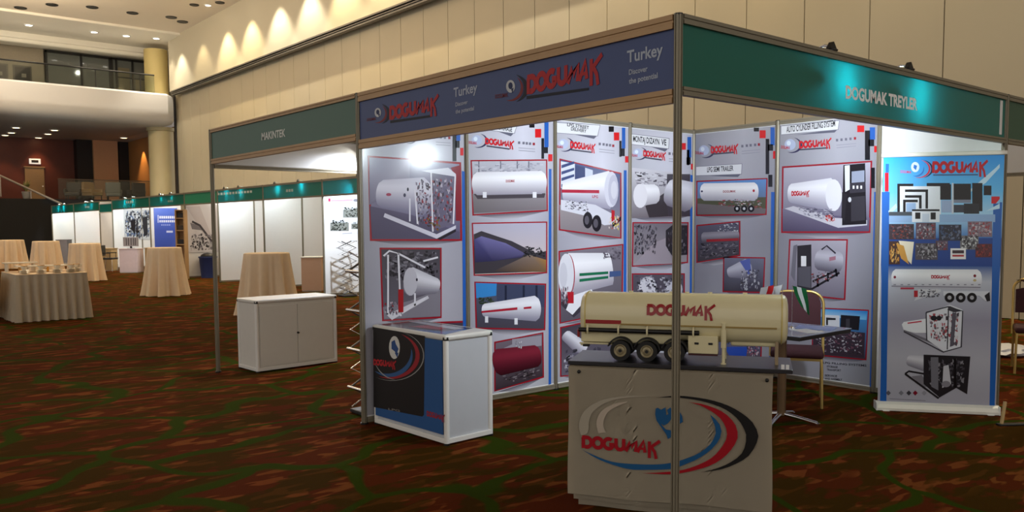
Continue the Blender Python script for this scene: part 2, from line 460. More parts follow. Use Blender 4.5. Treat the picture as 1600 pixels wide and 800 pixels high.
# ceilings
bm = new(); add_box(bm, (-1.5, 13.2, 10.75), (26.2, 50, .2)); struct('ceiling', bm, CEIL)
bm = new(); add_box(bm, (-1.5, 40.2, 10.64), (26.2, 4.0, .2), bevel=.03); struct('ceiling_soffit', bm, CEIL2)
bm = new(); add_box(bm, (-1.5, 43.6, 10.42), (26.2, 2.9, .3), bevel=.05); add_box(bm, (-1.5, 42.5, 10.22), (26.2, .5, .25), bevel=.08, seg=3); struct('ceiling_cove', bm, CEIL2)
# balcony with a rounded lower edge and rounded right end
bm = new()
prof = [(50.4, 7.95), (39.62, 7.95), (39.5, 7.86), (39.5, 7.2)] + [(40.25-.75*math.cos(math.radians(a)), 7.2-.75*math.sin(math.radians(a))) for a in range(10, 91, 10)] + [(50.4, 6.45)]
A = [bm.verts.new((-14, a, b)) for a, b in prof]; B = [bm.verts.new((10.35, a, b)) for a, b in prof]
C2 = [bm.verts.new((10.72, max(a, 39.75)+.1*(a < 40.4), 7.2+(b-7.2)*.86)) for a, b in prof]
for P, Q in ((A, B), (B, C2)):
    for i in range(len(prof)-1): bm.faces.new((P[i], P[i+1], Q[i+1], Q[i]))
bm.faces.new(A[::-1]); bm.faces.new(C2)
struct('balcony', bm, BALC, smooth=40)
bm = new(); add_box(bm, (10.95, 46.2, 7.2), (1.3, 8.4, 1.5)); struct('balcony_end', bm, BALC)
# upper back wall with framed windows
bm = new(); add_box(bm, (-4.2, 44.25, 9.2), (20.3, .3, 2.6)); add_box(bm, (8.6, 44.55, 9.2), (5.6, .3, 2.6)); struct('wall_far_upper', bm, TAN if False else mat('grey_plaster', (150, 140, 124), .7))
def window(n, x0, x1, z0, z1, y, mull, rail=None):
    bm = new(); t = .09
    add_box(bm, ((x0+x1)/2, y, z1-t/2), (x1-x0, .12, t)); add_box(bm, ((x0+x1)/2, y, z0+t/2), (x1-x0, .12, t))
    for x in [x0+t/2, x1-t/2]+mull: add_box(bm, (x, y, (z0+z1)/2), (t, .12, z1-z0))
    if rail: add_box(bm, ((rail[0]+rail[1])/2, y, rail[2]), (rail[1]-rail[0], .1, .06))
    o = struct('window_%d' % n, bm, FRAMEBLK)
    bm = new(); add_box(bm, ((x0+x1)/2, y+.02, (z0+z1)/2), (x1-x0-.05, .02, z1-z0-.05)); obj('glass_pane', bm, WINGLASS, o)
    return o
window(1, 6.0, 9.0, 7.95, 10.2, 44.05, [7.62])
w2 = window(2, 9.0, 10.85, 7.95, 10.2, 44.0, [9.25, 10.05], (9.2, 10.85, 9.25))
bm = new(); add_box(bm, (9.62, 43.985, 8.9), (.55, .02, 1.7)); add_box(bm, (10.45, 43.985, 8.6), (.55, .02, 1.2)); obj('blind', bm, mat('khaki_blind', (120, 112, 90), .7), w2)  # blinds in one flat khaki colour
# columns
bm = new(); add_lathe(bm, [(.55, 7.9), (.55, 10.3)], (10.38, 41.2, 0), 28); struct('column_upper', bm, YELLOWCOL, smooth=60)
bm = new(); add_lathe(bm, [(.6, 0), (.6, 6.28), (.68, 6.3), (.68, 6.46)], (10.5, 41.2, 0), 28); struct('column_lower', bm, mat('cream_column', (184, 170, 132), .5, noise=.05, scale=1.5), smooth=60)
# raised lobby behind the hall: black face, floor, dark wooden back wall, side wall, pillars, door
bm = new(); add_box(bm, (-1.6, 46, 1.42), (25, 9.4, 2.84)); struct('floor_lobby', bm, BLACKWALL)
bm = new(); add_box(bm, (-1.4, 50.3, 4.8), (25, .3, 3.9)); struct('wall_far', bm, DARKWOOD)
bm = new(); add_box(bm, (11.36, 45.6, 4.7), (.3, 9.2, 3.8)); struct('wall_lobby_side', bm, mat('ochre_plaster', (170, 118, 66), .7))
bm = new(); add_box(bm, (9.92, 49.7, 4.65), (1.3, .9, 3.6)); struct('pillar_1', bm, mat('peach_plaster', (214, 164, 122), .7))
bm = new(); add_box(bm, (10.95, 49.8, 4.65), (.55, .7, 3.6)); add_box(bm, (8.85, 49.8, 4.65), (.8, .7, 3.6)); struct('pillar_2', bm, mat('near_black_wood', (26, 14, 10), .6))
bm = new(); add_box(bm, (6.42, 50.12, 3.85), (.95, .08, 1.98), bevel=.01); add_box(bm, (6.42, 50.1, 4.86), (1.05, .1, .06)); d1 = struct('door_1', bm, mat('tan_door', (168, 136, 96), .5))
bm = new(); add_cyl(bm, (6.78, 50.06, 3.8), (6.78, 49.98, 3.8), .035); obj('door_handle', bm, CHROME, d1)
t = thing('exit_sign', 'lit white framed sign above the tan door on the dark lobby wall', 'sign', (6.46, 50.1, 5.17))
bm = new(); add_box(bm, (0, 0, 0), (.56, .08, .3), bevel=.01); obj('sign_frame', bm, mat('sign_white', (235, 232, 225), .5, emit=.5), t)
bm = new(); add_box(bm, (0, -.045, 0), (.34, .012, .14), bevel=.004); obj('sign_face', bm, mat('sign_dark', (40, 34, 30), .5), t)

# balcony guard: glass with a dark top rail; pictures/boxes behind it
t = thing('balcony_railing', 'dark top rail and glass guard along the balcony edge', 'railing', (0, 40.3, 7.95))
bm = new(); add_tube(bm, [(-14, 0, .95), (10.0, 0, .95)], .035); obj('top_rail', bm, FRAMEBLK, t)
bm = new(); add_box(bm, (-2, 0, .03), (24, .06, .06)); obj('bottom_rail', bm, FRAMEBLK, t)
for x in range(1, 10, 2):
    bm = new(); add_box(bm, (x+.35, .03, .48), (.04, .02, .9)); obj('baluster', bm, FRAMEBLK, t)
gl = bpy.data.materials.new('clear_guard_glass'); gl.use_nodes = True
_n = gl.node_tree.nodes; _tr = _n.new('ShaderNodeBsdfTransparent'); _tr.inputs[0].default_value = (.82, .86, .84, 1); _gs = _n.new('ShaderNodeBsdfGlossy'); _gs.inputs['Roughness'].default_value = .05
_fr = _n.new('ShaderNodeFresnel'); _mx = _n.new('ShaderNodeMixShader')
for a, b in ((_fr.outputs[0], _mx.inputs[0]), (_tr.outputs[0], _mx.inputs[1]), (_gs.outputs[0], _mx.inputs[2]), (_mx.outputs[0], _n['Material Output'].inputs['Surface'])): gl.node_tree.links.new(a, b)
bm = new(); add_box(bm, (-2, .03, .5), (24, .012, .86)); obj('glass_panel', bm, gl, t)
for k, x in enumerate((4.0, 5.0)):
    t = thing('framed_picture', ['dark framed picture standing behind the balcony guard at the far left edge', 'dark framed picture behind the balcony guard beside the black window frame'][k], 'picture', (x, 44.066, 8.75), group='dark pictures on the balcony')
    bm = new(); add_box(bm, (0, 0, .2), (.8, .06, .8), bevel=.01); obj('picture_frame', bm, mat('grey_frame', (90, 86, 78), .5), t)
    bm = new(); add_box(bm, (0, -.035, .2), (.66, .02, .64)); obj('picture_panel', bm, BLACKBOARD, t)
    bm = new(); add_box(bm, (.05, -.05, .12), (.2, .012, .18), bevel=.003); obj('picture_motif', bm, mat('grey_motif', (140, 134, 122), .6), t)

# lobby: stair handrail, glass guard, lounge furniture as far-away things
t = thing('stair_handrail', 'pale sloping handrail descending from the lobby at far left', 'handrail', (5, 41.1, 2.85))
bm = new(); add_tube(bm, [(-3.2, 0, 1.5), (-1.6, 0, 1.0), (1.05, 0, -.35)], .05); obj('rail', bm, mat('pale_rail', (150, 140, 130), .4, .4), t)
for x, z in ((-3.0, 1.42), (-1.6, .96), (-.4, .36)):
    bm = new(); add_cyl(bm, (x, 0, z-.9 if z > .95 else 0), (x, 0, z), .03, seg=8); obj('baluster', bm, mat('pale_rail', (150, 140, 130)), t)
t = thing('lobby_guard', 'low glass guard with thin rail at the edge of the lobby', 'railing', (6, 41.45, 2.84))
bm = new(); add_tube(bm, [(-.2, 0, .95), (4.0, 0, .95)], .02); obj('top_rail', bm, mat('brown_rail', (70, 54, 40), .5), t)
bm = new(); add_box(bm, (1.9, 0, .48), (4.2, .012, .88)); obj('glass_panel', bm, gl, t)
def lounge_chair(name, x, y, rz, m, label):
    t = thing(name, label, 'armchair', (x, y, 2.84), rz, 'lounge furniture in the lobby')
    bm = new(); add_box(bm, (0, 0, .32), (.7, .7, .18), bevel=.05); obj('seat', bm, m, t)
    bm = new(); add_box(bm, (0, .3, .66), (.7, .14, .55), bevel=.05); obj('backrest', bm, m, t)
    for sx in (-1, 1):
        bm = new(); add_box(bm, (.33*sx, 0, .48), (.1, .66, .2), bevel=.04); obj('armrest', bm, m, t)
        for sy in (-1, 1):
            bm = new(); add_cyl(bm, (.28*sx, .28*sy, 0), (.28*sx, .28*sy, .24), .025, seg=8); obj('leg', bm, BLACKPL, t)
mt1 = mat('tan_leather', (160, 124, 84), .6); mt2 = mat('dark_leather', (46, 34, 28), .5); mt3 = mat('grey_fabric', (120, 116, 110), .8)
lounge_chair('armchair', 7.7, 43.2, .5, mt1, 'tan lounge armchair in the lobby above the green fascias')
lounge_chair('armchair', 6.9, 43.6, -.4, mt2, 'dark lounge armchair left of the tan armchair in the lobby')
lounge_chair('armchair', 8.7, 43.2, 2.8, mt3, 'grey lounge armchair in front of the peach pillar in the lobby')
lounge_chair('armchair', 9.8, 43.3, 3.3, mt2, 'dark lounge armchair at the right edge of the peach pillar')
t = thing('potted_plant', 'small pale plant in a pot at the foot of the stair handrail', 'plant', (4.6, 42.2, 2.84))
bm = new(); add_lathe(bm, [(.14, 0), (.2, .34), (.18, .36), (.0, .34)], seg=16); obj('pot', bm, mt3, t, 50)
bm = new()
for k in range(26):
    a = k*2.4; r = .1+.22*random.random(); z = .5+.45*random.random(); c = Vector((r*math.cos(a), r*math.sin(a), z)); b = Vector((0, 0, .34))
    s_ = Vector((-math.sin(a), math.cos(a), 0))*.05; m_ = (b+c)/2+Vector((0, 0, .1))
    bm.faces.new([bm.verts.new(p) for p in (b, m_-s_, c, m_+s_)])
obj('foliage', bm, mat('olive_leaf', (120, 116, 60), .6), t)

# ---- ceiling fixtures
def downlight(x, y, z, lit, label, r=.14, group='downlights', lens=LENS_D, power=0, color=WARMW):
    t = thing('downlight', label, 'ceiling light', (x, y, z), group=group)
    bm = new(); add_lathe(bm, [(r*.8, -.0), (r*.8, -.03), (r*1.15, -.03), (r*1.2, 0)], seg=20); obj('trim_ring', bm, LAMPBODY if lit else FRAMEBLK, t, 40)
    bm = new(); add_lathe(bm, [(.0, -.02), (r*.8, -.02), (r*.8, -.01)], seg=20); obj('lamp_face', bm, lens if lit else BLACKPL, t)
    if power:
        l = spot_light('downlight_lamp', (x, y, z-.06), (x, y, 0), power, color, 80, .5, r); 
    return t
for k, (x, y) in enumerate([(4.68, 40.28), (7.28, 39.94), (8.65, 39.84), (9.92, 39.52)]):
    downlight(x, y, 10.54, True, ['round lit downlight in the soffit, leftmost of the four above the balcony', 'round lit downlight in the soffit, second from left above the balcony', 'round lit downlight in the soffit, third from left above the balcony', 'round lit downlight in the soffit nearest the scalloped wall'][k], .17, 'lit soffit downlights', power=260)
_nm = ['at the far left', 'second from the left', 'third from the left', 'fourth from the left', 'fifth from the left', 'just left of the ceiling corner']
for k, (x, y) in enumerate([(3.92, 37.66), (4.82, 36.29), (6.2, 35.7), (7.77, 35.66), (9.3, 35.4), (9.95, 35.9)]):
    downlight(x, y, 10.65, False, 'unlit dark ceiling fitting %s in the main ceiling' % _nm[k], .2, 'unlit ceiling fittings')
for k, (x, y) in enumerate([(9.36, 32.7), (10.05, 31.7)]):
    downlight(x, y, 10.65, False, ['unlit dark ceiling fitting just left of the lit wall washer', 'unlit dark ceiling fitting close to the wall, right of the lit wall washer'][k], .16, 'unlit ceiling fittings')
# wall washers: real lamps close to the upper wall, one every 2.55 m
WY = [38.1, 35.3, 32.4, 29.9, 27.3, 24.8, 22.3, 19.7, 17.1, 14.5, 11.9, 9.3, 6.7, 4.1, 1.5, -1.1]
for k, yy in enumerate(WY):
    c = (1.0, .80, .46) if k % 5 in (1, 2, 3) else (1.0, .90, .70)
    p = WASH*(.75 if k == 0 else .35 if k == 1 else 1.0)
    spot_light('wall_washer_lamp', (9.82, yy, 10.52), (10.05, yy, 0), p, c, 84, .55, .05)
    if k in (2, 3):
        downlight(9.82, yy, 10.65, True, ['lit wall washer downlight next to the ceiling corner above the scallops', 'lit wall washer downlight cut by the top edge of the frame'][k-2], .13, 'lit wall washers')
# lobby downlights, warm
for k, (x, y) in enumerate([(6.49, 45.08), (5.0, 47.65), (6.6, 47.2), (4.95, 49.2), (6.6, 49.6), (10.28, 46.9), (4.77, 44.97)]):
    downlight(x, y, 6.45, True, ['warm lobby downlight, nearest to the balcony edge', 'warm lobby downlight, left one of the middle row', 'warm lobby downlight, right one of the middle row', 'warm lobby downlight, left one of the back row', 'warm lobby downlight, right one of the back row', 'warm lobby downlight beside the round column', 'warm lobby downlight, topmost at the left frame edge'][k], .2, 'lobby downlights', LENS_W, 170, (1, .62, .32))
spot_light('lobby_wall_lamp', (10.75, 46.6, 6.2), (11.2, 46.6, 3.2), 260, (1, .60, .22), 70, .5, .05)
spot_light('balcony_lamp', (3.2, 37.3, 10.4), (3.6, 39.5, 7.6), 260, (1, .92, .74), 120, .8, .1)
spot_light('balcony_lamp', (9, 37.3, 10.4), (9, 39.5, 7.6), 110, (1, .92, .74), 110, .8, .1)
# ================================================================== THE SHELL-SCHEME STANDS
SEC = []
for k in range(8):                       # eight-sided extrusion with a slot in every face
    a = PI/8+k*PI/4; b = a+PI/4; r = .0216
    P, Q = Vector((r*math.cos(a), r*math.sin(a))), Vector((r*math.cos(b), r*math.sin(b))); i = -(P+Q)/2*.28
    for f, dd in ((0, 0), (.32, 0), (.32, 1), (.68, 1), (.68, 0)): SEC.append(tuple(P*(1-f)+Q*f+i*dd))
def post_thing(label, x, y, h=2.5, group='shell scheme posts'):
    t = thing('booth_post', label, 'post', (x, y, 0), group=group)
    bm = new(); add_extrude(bm, SEC, (0, 0, .012), (0, 0, h-.006), up=(0, 1, 0)); obj('extrusion', bm, ALU, t)
    bm = new(); add_cyl(bm, (0, 0, h-.006), (0, 0, h), .022, seg=8); obj('top_cap', bm, BLACKPL, t)
    bm = new(); add_cyl(bm, (0, 0, 0), (0, 0, .012), .03, seg=12); obj('foot', bm, BLACKPL, t)
    return t
POST = None
def post(label, x, y, h=2.5):
    global POST
    if POST is None: POST = post_thing(label, x, y); return POST
    return dup(POST, (x, y, 0), label=label)
post('nearest corner post, standing full height in front of the draped counter', 0, 0)
post('post between the plain green fascia and the blue fascia, behind the dark counter', 0, 3)
post('slim post at the left end of the plain green fascia beside the white counter', 0, 6)
post('post at the right end of the long green fascia, behind the roll-up banner', 4, 0)
post('wall post between the two leftmost posters', 1, 3)
post('wall post between the second and third poster from the left', 2, 3)
post('wall post between the third and fourth poster, above the model tanker', 3, 3)
post('inner corner post where the two poster walls meet', 4, 3)
post('wall post between the two posters of the right-hand wall', 4, 2)
post('wall post between the rightmost poster and the blank white panel', 4, 1)

def rail_sec(h, d=.036):
    return [(-d/2, 0), (d/2, 0), (d/2, h*.38), (d/2-.006, h*.42), (d/2-.006, h*.58), (d/2, h*.62), (d/2, h), (-d/2, h), (-d/2, h*.62), (-d/2+.006, h*.58), (-d/2+.006, h*.42), (-d/2, h*.38)]
def fascia(label, p0, p1, zb, zt, m, rb=.04, rt=.045, railm=None, name='fascia', cap=False):
    p0, p1 = Vector((*p0, 0)), Vector((*p1, 0)); d = (p1-p0); Ln = d.length; d.normalize(); a = math.atan2(d.y, d.x)
    t = thing(name, label, 'fascia', tuple(p0), a)
    bm = new(); add_box(bm, (Ln/2, 0, (zb+zt)/2), (Ln-.05, .004, zt-zb+.01)); obj('fascia_board', bm, m, t)
    bm = new(); add_extrude(bm, rail_sec(rt), (.022, 0, zt), (Ln-.022, 0, zt)); obj('top_rail', bm, railm or ALU, t)
    bm = new(); add_extrude(bm, rail_sec(rb), (.022, 0, zb-rb), (Ln-.022, 0, zb-rb)); obj('bottom_rail', bm, railm or ALU, t)
    return t
ORIG = lambda t: WORLD_LAID.add(t.name)
fg = fascia('long green fascia board reading DOGUMAK TREYLER', (0, 0), (4, 0), 2.163, 2.455, GREEN)
ORIG(fg)
a = Art((0, -.0024, 0), (1, 0, 0), (0, -1, 0)); a.text('DOGUMAK TREYLER', (1321, 153), (1433, 172), 19, (255, 255, 255)); a.build('fascia_lettering', PRINT_MATT, fg)
bm = new(); add_box(bm, (3.895, -.004, 2.315), (.05, .003, .26), bevel=.001, seg=1); obj('backing_strip', bm, WHITEP, fg)
fb = fascia('blue printed fascia board with red DOGUMAK lettering and Turkey slogans', (0, 3), (0, 0), 2.152, 2.432, BLUEF, .066, .066, ALU_W)
ORIG(fb)
a = Art((-.0024, 0, 0), (0, -1, 0), (-1, 0, 0))
LT = (168, 176, 192); DR = (170, 34, 40); NV = (24, 30, 52)
def fascia_logo(a, gx, gy, s, l0, l1, h, tb):
    a.crescent(gx, gy, 26*s, 22*s, -75, 75, 7*s, (26, 28, 44), 2); a.crescent(gx-2*s, gy, 20*s, 20*s, -60, 110, 4.5*s, (120, 40, 46), 2.5)
    a.ell(gx-2*s, gy-3*s, 7*s, 10*s, (190, 192, 196), 3); a.ell(gx-2*s, gy-4*s, 3.4*s, 5.4*s, (34, 44, 86), 3.5)
    a.px([(gx-1*s, gy+1*s), (gx+3*s, gy-1*s), (gx+1*s, gy+8*s)], (34, 44, 86), 3.7)
    a.logo(l0, l1, h, DR, 4)
    a.px(tb, (22, 24, 40), 3.2)
    a.text('DOGUMAK', (gx-26*s, gy+16*s), (gx-6*s, gy+13*s), 6*s, (110, 40, 52), 3.6)
NEWA = lambda: Art((-.0024, 0, 0), (0, -1, 0), (-1, 0, 0))
fascia_logo(a, 800, 138, 1.0, (824, 147), (941, 117), 28, [(823, 150), (920, 137), (920, 141), (823, 155)]); a.build('logo_print', PRINT_MATT, fb); a = NEWA()
fascia_logo(a, 592, 178, .72, (609, 187), (685, 171), 20, [(610, 188.5), (674, 179.5), (674, 183), (610, 192.5)]); a.build('logo_print', PRINT_MATT, fb); a = NEWA()
a.text('Turkey', (980, 98), (1036, 86), 18, LT); a.text('Discover', (983, 117), (1012, 111), 8, LT); a.text('the potential', (983, 131), (1028, 121.5), 8, LT); a.build('slogan_print', PRINT_MATT, fb); a = NEWA()
a.text('Turkey', (709, 152), (746, 143), 14, (170, 176, 194)); a.text('Discover', (712, 166.5), (731, 162), 6, (170, 176, 194)); a.text('the potential', (712, 177.5), (741, 172), 6, (170, 176, 194))
a.build('slogan_print', PRINT_MATT, fb)
fl = fascia('plain green fascia board with small grey lettering over the white counter', (0, 6), (0, 3), 2.2, 2.465, GREEN2, .05, .035, ALU_W)
ORIG(fl)
a = Art((-.0024, 0, 0), (0, -1, 0), (-1, 0, 0)); a.text('MAKINTEK', (409, 219), (446, 213), 11, (214, 216, 210)); a.build('fascia_lettering', PRINT_MATT, fl)
fs = fascia('white back of the side fascia seen under the plain green fascia', (0, 6), (4, 6), 2.15, 2.455, WHITEP, .04, .045)
fr = fascia('green fascia at the right frame edge beyond the end post', (4, 0), (7, 0), 2.163, 2.455, GREEN2)
fr2 = fascia('white back of a far fascia seen beyond the roll-up banner', (7, 0), (7, 3), 2.05, 2.455, WHITEP)
post('post carrying the far white fascia beyond the roll-up banner', 7, 3)

# wall panels
def wall_panel(label, c, rz, group='white wall panels'):
    t = thing('wall_panel', label, 'wall panel', c, rz, group)
    bm = new(); add_box(bm, (0, 0, 1.25), (.955, .004, 2.42)); obj('board', bm, WHITEP, t)
    bm = new(); add_extrude(bm, rail_sec(.04), (-.478, 0, 2.455), (.478, 0, 2.455)); obj('top_rail', bm, ALU, t)
    bm = new(); add_extrude(bm, rail_sec(.04), (-.478, 0, .012), (.478, 0, .012)); obj('bottom_rail', bm, ALU, t)
    return t
PANEL = wall_panel('wall panel behind the leftmost poster', (.5, 3, 0), 0)
for k, lb in ((1, 'wall panel behind the second poster from the left'), (2, 'wall panel behind the third poster from the left'), (3, 'wall panel behind the fourth poster, beside the inner corner')):
    dup(PANEL, (k+.5, 3, 0), 0, lb)
for yy, lb in ((2.5, 'wall panel behind the semi trailer poster'), (1.5, 'wall panel behind the cylinder filling poster'), (.5, 'blank white wall panel behind the roll-up banner')):
    dup(PANEL, (4, yy, 0), PI/2, lb)

# ------------------------------------------------------------------ posters
TOPC, MIDC, LOWC = (206, 206, 220), (186, 184, 198), (196, 196, 206)
BLU, BLK, RD = (36, 92, 178), (22, 22, 30), (206, 26, 34)
DL = [(198, 32, 44), (180, 20, 36)]
def poster_A(k):
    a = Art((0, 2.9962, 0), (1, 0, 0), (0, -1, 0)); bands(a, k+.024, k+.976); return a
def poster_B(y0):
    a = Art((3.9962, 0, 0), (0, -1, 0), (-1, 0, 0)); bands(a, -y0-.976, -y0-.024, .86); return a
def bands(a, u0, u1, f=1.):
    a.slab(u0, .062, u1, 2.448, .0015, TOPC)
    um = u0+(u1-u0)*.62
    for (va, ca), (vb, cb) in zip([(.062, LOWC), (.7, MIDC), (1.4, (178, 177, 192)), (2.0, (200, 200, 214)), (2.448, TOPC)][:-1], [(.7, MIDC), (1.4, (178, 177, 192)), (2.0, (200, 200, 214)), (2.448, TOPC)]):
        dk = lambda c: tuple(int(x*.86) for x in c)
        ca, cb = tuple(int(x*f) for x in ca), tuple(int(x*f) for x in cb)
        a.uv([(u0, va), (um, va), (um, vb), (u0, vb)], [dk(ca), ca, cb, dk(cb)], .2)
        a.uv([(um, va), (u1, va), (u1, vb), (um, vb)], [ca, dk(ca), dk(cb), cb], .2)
def squares(a, L):
    for c, (x0, y0, x1, y1) in L: a.rect(x0, y0, x1, y1, c, 3)
def header(a, gx, gy, s, l0, l1, h, sub, icons):
    a.crescent(gx, gy, 14*s, 11*s, -80, 120, 3.4*s, (54, 52, 86), 2); a.ell(gx-3*s, gy-1*s, 8*s, 8*s, (176, 186, 214), 2.4); a.ell(gx-5*s, gy-3*s, 3*s, 3.4*s, (214, 226, 240), 2.6)
    a.text('DOGUMAK', (gx-16*s, gy+4.5*s), (gx-3*s, gy+6*s), 4.2*s, (186, 40, 60), 3)
    a.logo(l0, l1, h*.78, DL[0], 4)
    a.line([sub[0], sub[1]], 1.1, (70, 68, 84), 3)
    for k, x in enumerate(icons[0]):
        a.rect(x-1.7, icons[1][k]-2, x+1.7, icons[1][k]+2, (150, 36, 50) if k == len(icons[0])-1 else (110, 110, 126), 3)
    x0, x1 = icons[0][0]-1, icons[0][-1]+2; y0, y1 = icons[1][0], icons[1][-1]
    for d in (8, 12): a.line([(x0, y0+d), (x1, y1+d)], .5, (150, 150, 164), 3)
def plate(a, q, lines, col=(222, 224, 230)):
    """a raised-looking title plate printed on the poster, with its text lines"""
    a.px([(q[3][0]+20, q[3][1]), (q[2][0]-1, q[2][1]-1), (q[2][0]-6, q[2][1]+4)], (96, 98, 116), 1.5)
    a.px(q, (120, 120, 136), 2); c = .8
    a.px([(q[0][0], q[0][1]+c), (q[1][0]-c, q[1][1]+c), (q[2][0]-c, q[2][1]-c), (q[3][0], q[3][1]-c)], col, 2.5)
    for t, p0, p1, h in lines: a.text(t, p0, p1, h, (44, 44, 54), 3.5)

BUSY = [(210, 210, 222), (30, 28, 34), (96, 92, 110), (150, 146, 160), (52, 48, 60)]
BUSYR = BUSY+[(140, 30, 40)]
# -- poster 1: white skid tanks
a = poster_A(0)
header(a, 640, 216, .8, (652, 213), (672, 215), 5, ((652, 216), (668, 217)), ([682, 689, 695, 702], [214, 214.5, 215, 215.5]))
squares(a, [(BLK, (707, 206, 713, 252)), (BLU, (713, 205, 719, 220)), (BLK, (711.5, 220, 718, 231)), (RD, (719, 231, 724, 243))])
a.px([(721.5, 267), (726, 268), (729, 616), (724, 618)], BLU, 3)
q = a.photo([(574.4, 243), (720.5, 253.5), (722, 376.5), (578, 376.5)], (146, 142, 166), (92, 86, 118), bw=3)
a.px([(577, 246), (640, 250), (640, 290), (577, 320)], [(150, 148, 172), (190, 188, 206), (120, 116, 140), (110, 106, 132)], 3.6)
a.px([(578, 322), (640, 335), (718, 362), (718, 373), (581, 373)], [(84, 78, 106), (96, 90, 118), (88, 82, 110), (84, 80, 104), (76, 70, 96)], 3.7)
a.px([(601, 333), (682, 366), (712, 352), (712, 357), (682, 373), (599, 339)], (206, 204, 220), 5)
a.px([(683, 373), (712, 358), (712, 362), (688, 375)], (40, 36, 46), 4.8)
a.tank((597, 303), (660, 308), 22, 31, 4.2, (218, 216, 230), (118, 114, 142))
a.ell(607, 304, 4, 2.4, (160, 60, 90), 5.5); a.ell(637, 296, 1.5, 3, (40, 36, 60), 5.5); a.ell(632, 305, 2, 3, (60, 56, 84), 5.5)
a.px([(658, 267), (700, 262), (712, 272), (712, 276), (672, 270)], (214, 214, 226), 6)
a.px([(672, 268), (710, 274), (708, 350), (674, 362)], (104, 98, 122), 5.2)
a.busy([(646, 276), (710, 278), (708, 352), (650, 352)], 90, [(196, 194, 210), (70, 64, 84), (130, 124, 146), (50, 46, 58), (146, 44, 54)], 3, 5.5, .07)
for p in ([(673, 266), (676, 362)], [(711, 274), (708, 350)], [(648, 296), (652, 350)], [(640, 310), (640, 346)]): a.line(p, 1.2, (220, 218, 230), 6.5)
a.px([(704, 262), (719, 258), (720, 345), (712, 345), (711, 276)], (134, 36, 52), 5.1)
a.busy([(660, 335), (690, 338), (690, 364), (660, 352)], 14, [(170, 40, 46), (120, 110, 40), (40, 36, 44)], 5, 6.6, .15)
q = a.photo([(593, 387), (690, 387), (690, 497), (597, 502)], (66, 62, 72), (104, 100, 112), bw=2.6)
a.busy([(596, 390), (688, 390), (688, 440), (597, 440)], 60, [(40, 38, 46), (90, 86, 98), (130, 126, 138), (30, 28, 34)], 8, 4, .1)
a.px([(598, 480), (640, 470), (688, 452), (688, 494), (600, 498)], (128, 124, 136), 4.1)
a.tank((641, 440), (682, 447), 23, 12, 4.8, (222, 222, 232), (104, 100, 114))
a.ell(641, 440, 11, 22, (186, 184, 196), 5.8); a.ell(651, 437, 1.5, 2.5, (50, 46, 60), 6)
for p in ([(599, 400), (608, 392), (622, 396), (626, 494)], [(622, 396), (664, 418)], [(626, 490), (664, 466)], [(648, 458), (648, 478)], [(606, 398), (606, 490)], [(661, 408), (684, 402)]): a.line(p, 1.4, (216, 214, 224), 6.4)
a.px([(604, 492), (668, 462), (670, 466), (612, 500)], (206, 204, 214), 6.2)
a.px([(622, 452), (630, 452), (630, 488), (622, 488)], (160, 34, 40), 6.8); a.busy([(598, 470), (626, 470), (626, 494), (600, 494)], 14, BUSYR, 9, 6.9, .14)
a.photo([(600, 506), (726, 501), (727, 600), (603, 606)], (70, 64, 80), (92, 86, 100), bw=3); a.busy([(603, 512), (724, 508), (724, 596), (606, 600)], 60, BUSYR, 4, 4, .12)
tag(a.build('poster'), 'leftmost poster with white skid tanks, hung beside the blue fascia post', 'poster', 'printed posters on the stand walls')

# -- poster 2: long white tank, blue tank at dusk, slanted tank, maroon tank
a = poster_A(1)
plate(a, [(748, 190), (810, 190), (804, 209), (749, 202)], [('LPG STORAGE', (770, 201), (800, 206), 7)])
header(a, 748, 220, 1.0, (758, 225), (803, 230), 12, ((760, 228), (796, 233)), ([811, 818, 823, 828, 834], [223, 223.5, 224, 224.5, 225]))
squares(a, [(BLK, (827, 190, 835, 199.5)), (RD, (836, 201.5, 845.5, 215)), (BLK, (845.8, 216, 850, 248)), (BLU, (850.5, 189, 857, 230)), (BLK, (850, 230, 856, 239.5)), (RD, (856.5, 241, 863, 252))])
a.px([(857.5, 264), (861.5, 264), (861, 600), (857, 601)], BLU, 3)
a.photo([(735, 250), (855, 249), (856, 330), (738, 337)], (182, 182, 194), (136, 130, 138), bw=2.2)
for x in (748, 782, 808, 826): a.line([(x, 252), (x, 272)], .9, (110, 110, 124), 4)
a.busy([(738, 256), (852, 254), (852, 276), (738, 276)], 40, [(206, 206, 216), (120, 120, 134), (160, 160, 174)], 12, 4, .08)
a.px([(738, 303), (853, 303), (853, 327), (740, 333)], [(126, 120, 124), (140, 134, 140), (120, 112, 118), (104, 98, 104)], 4.4)
a.px([(740, 303), (852, 302), (850, 309), (746, 311)], (70, 64, 72), 4.5)
a.tank((745, 287), (846, 285), 18, 18, 5, (240, 240, 246), (150, 146, 160))
for x in (757, 835): a.rect(x-3, 300, x+3, 309, (222, 222, 230), 6.3)
a.text('DOGUMAK', (790, 285), (804, 284.5), 4, (170, 40, 50), 7)
a.photo([(737, 348), (855, 346), (855, 427), (740, 431)], (170, 168, 188), (196, 180, 176), bw=2)
a.px([(740, 366), (752, 361), (800, 377), (838, 396), (853, 392), (853, 424), (741, 428)], (58, 54, 62), 4.4)
a.px([(741, 374), (752, 369), (790, 380), (820, 396), (814, 402), (770, 408), (742, 410)], [(74, 72, 124), (108, 104, 156), (110, 106, 158), (84, 80, 120), (48, 46, 80), (44, 42, 78), (44, 42, 76)], 5.4)
a.px([(770, 424), (826, 398), (853, 406), (853, 425)], [(60, 52, 54), (120, 104, 96), (150, 110, 60), (110, 84, 56)], 5.1)
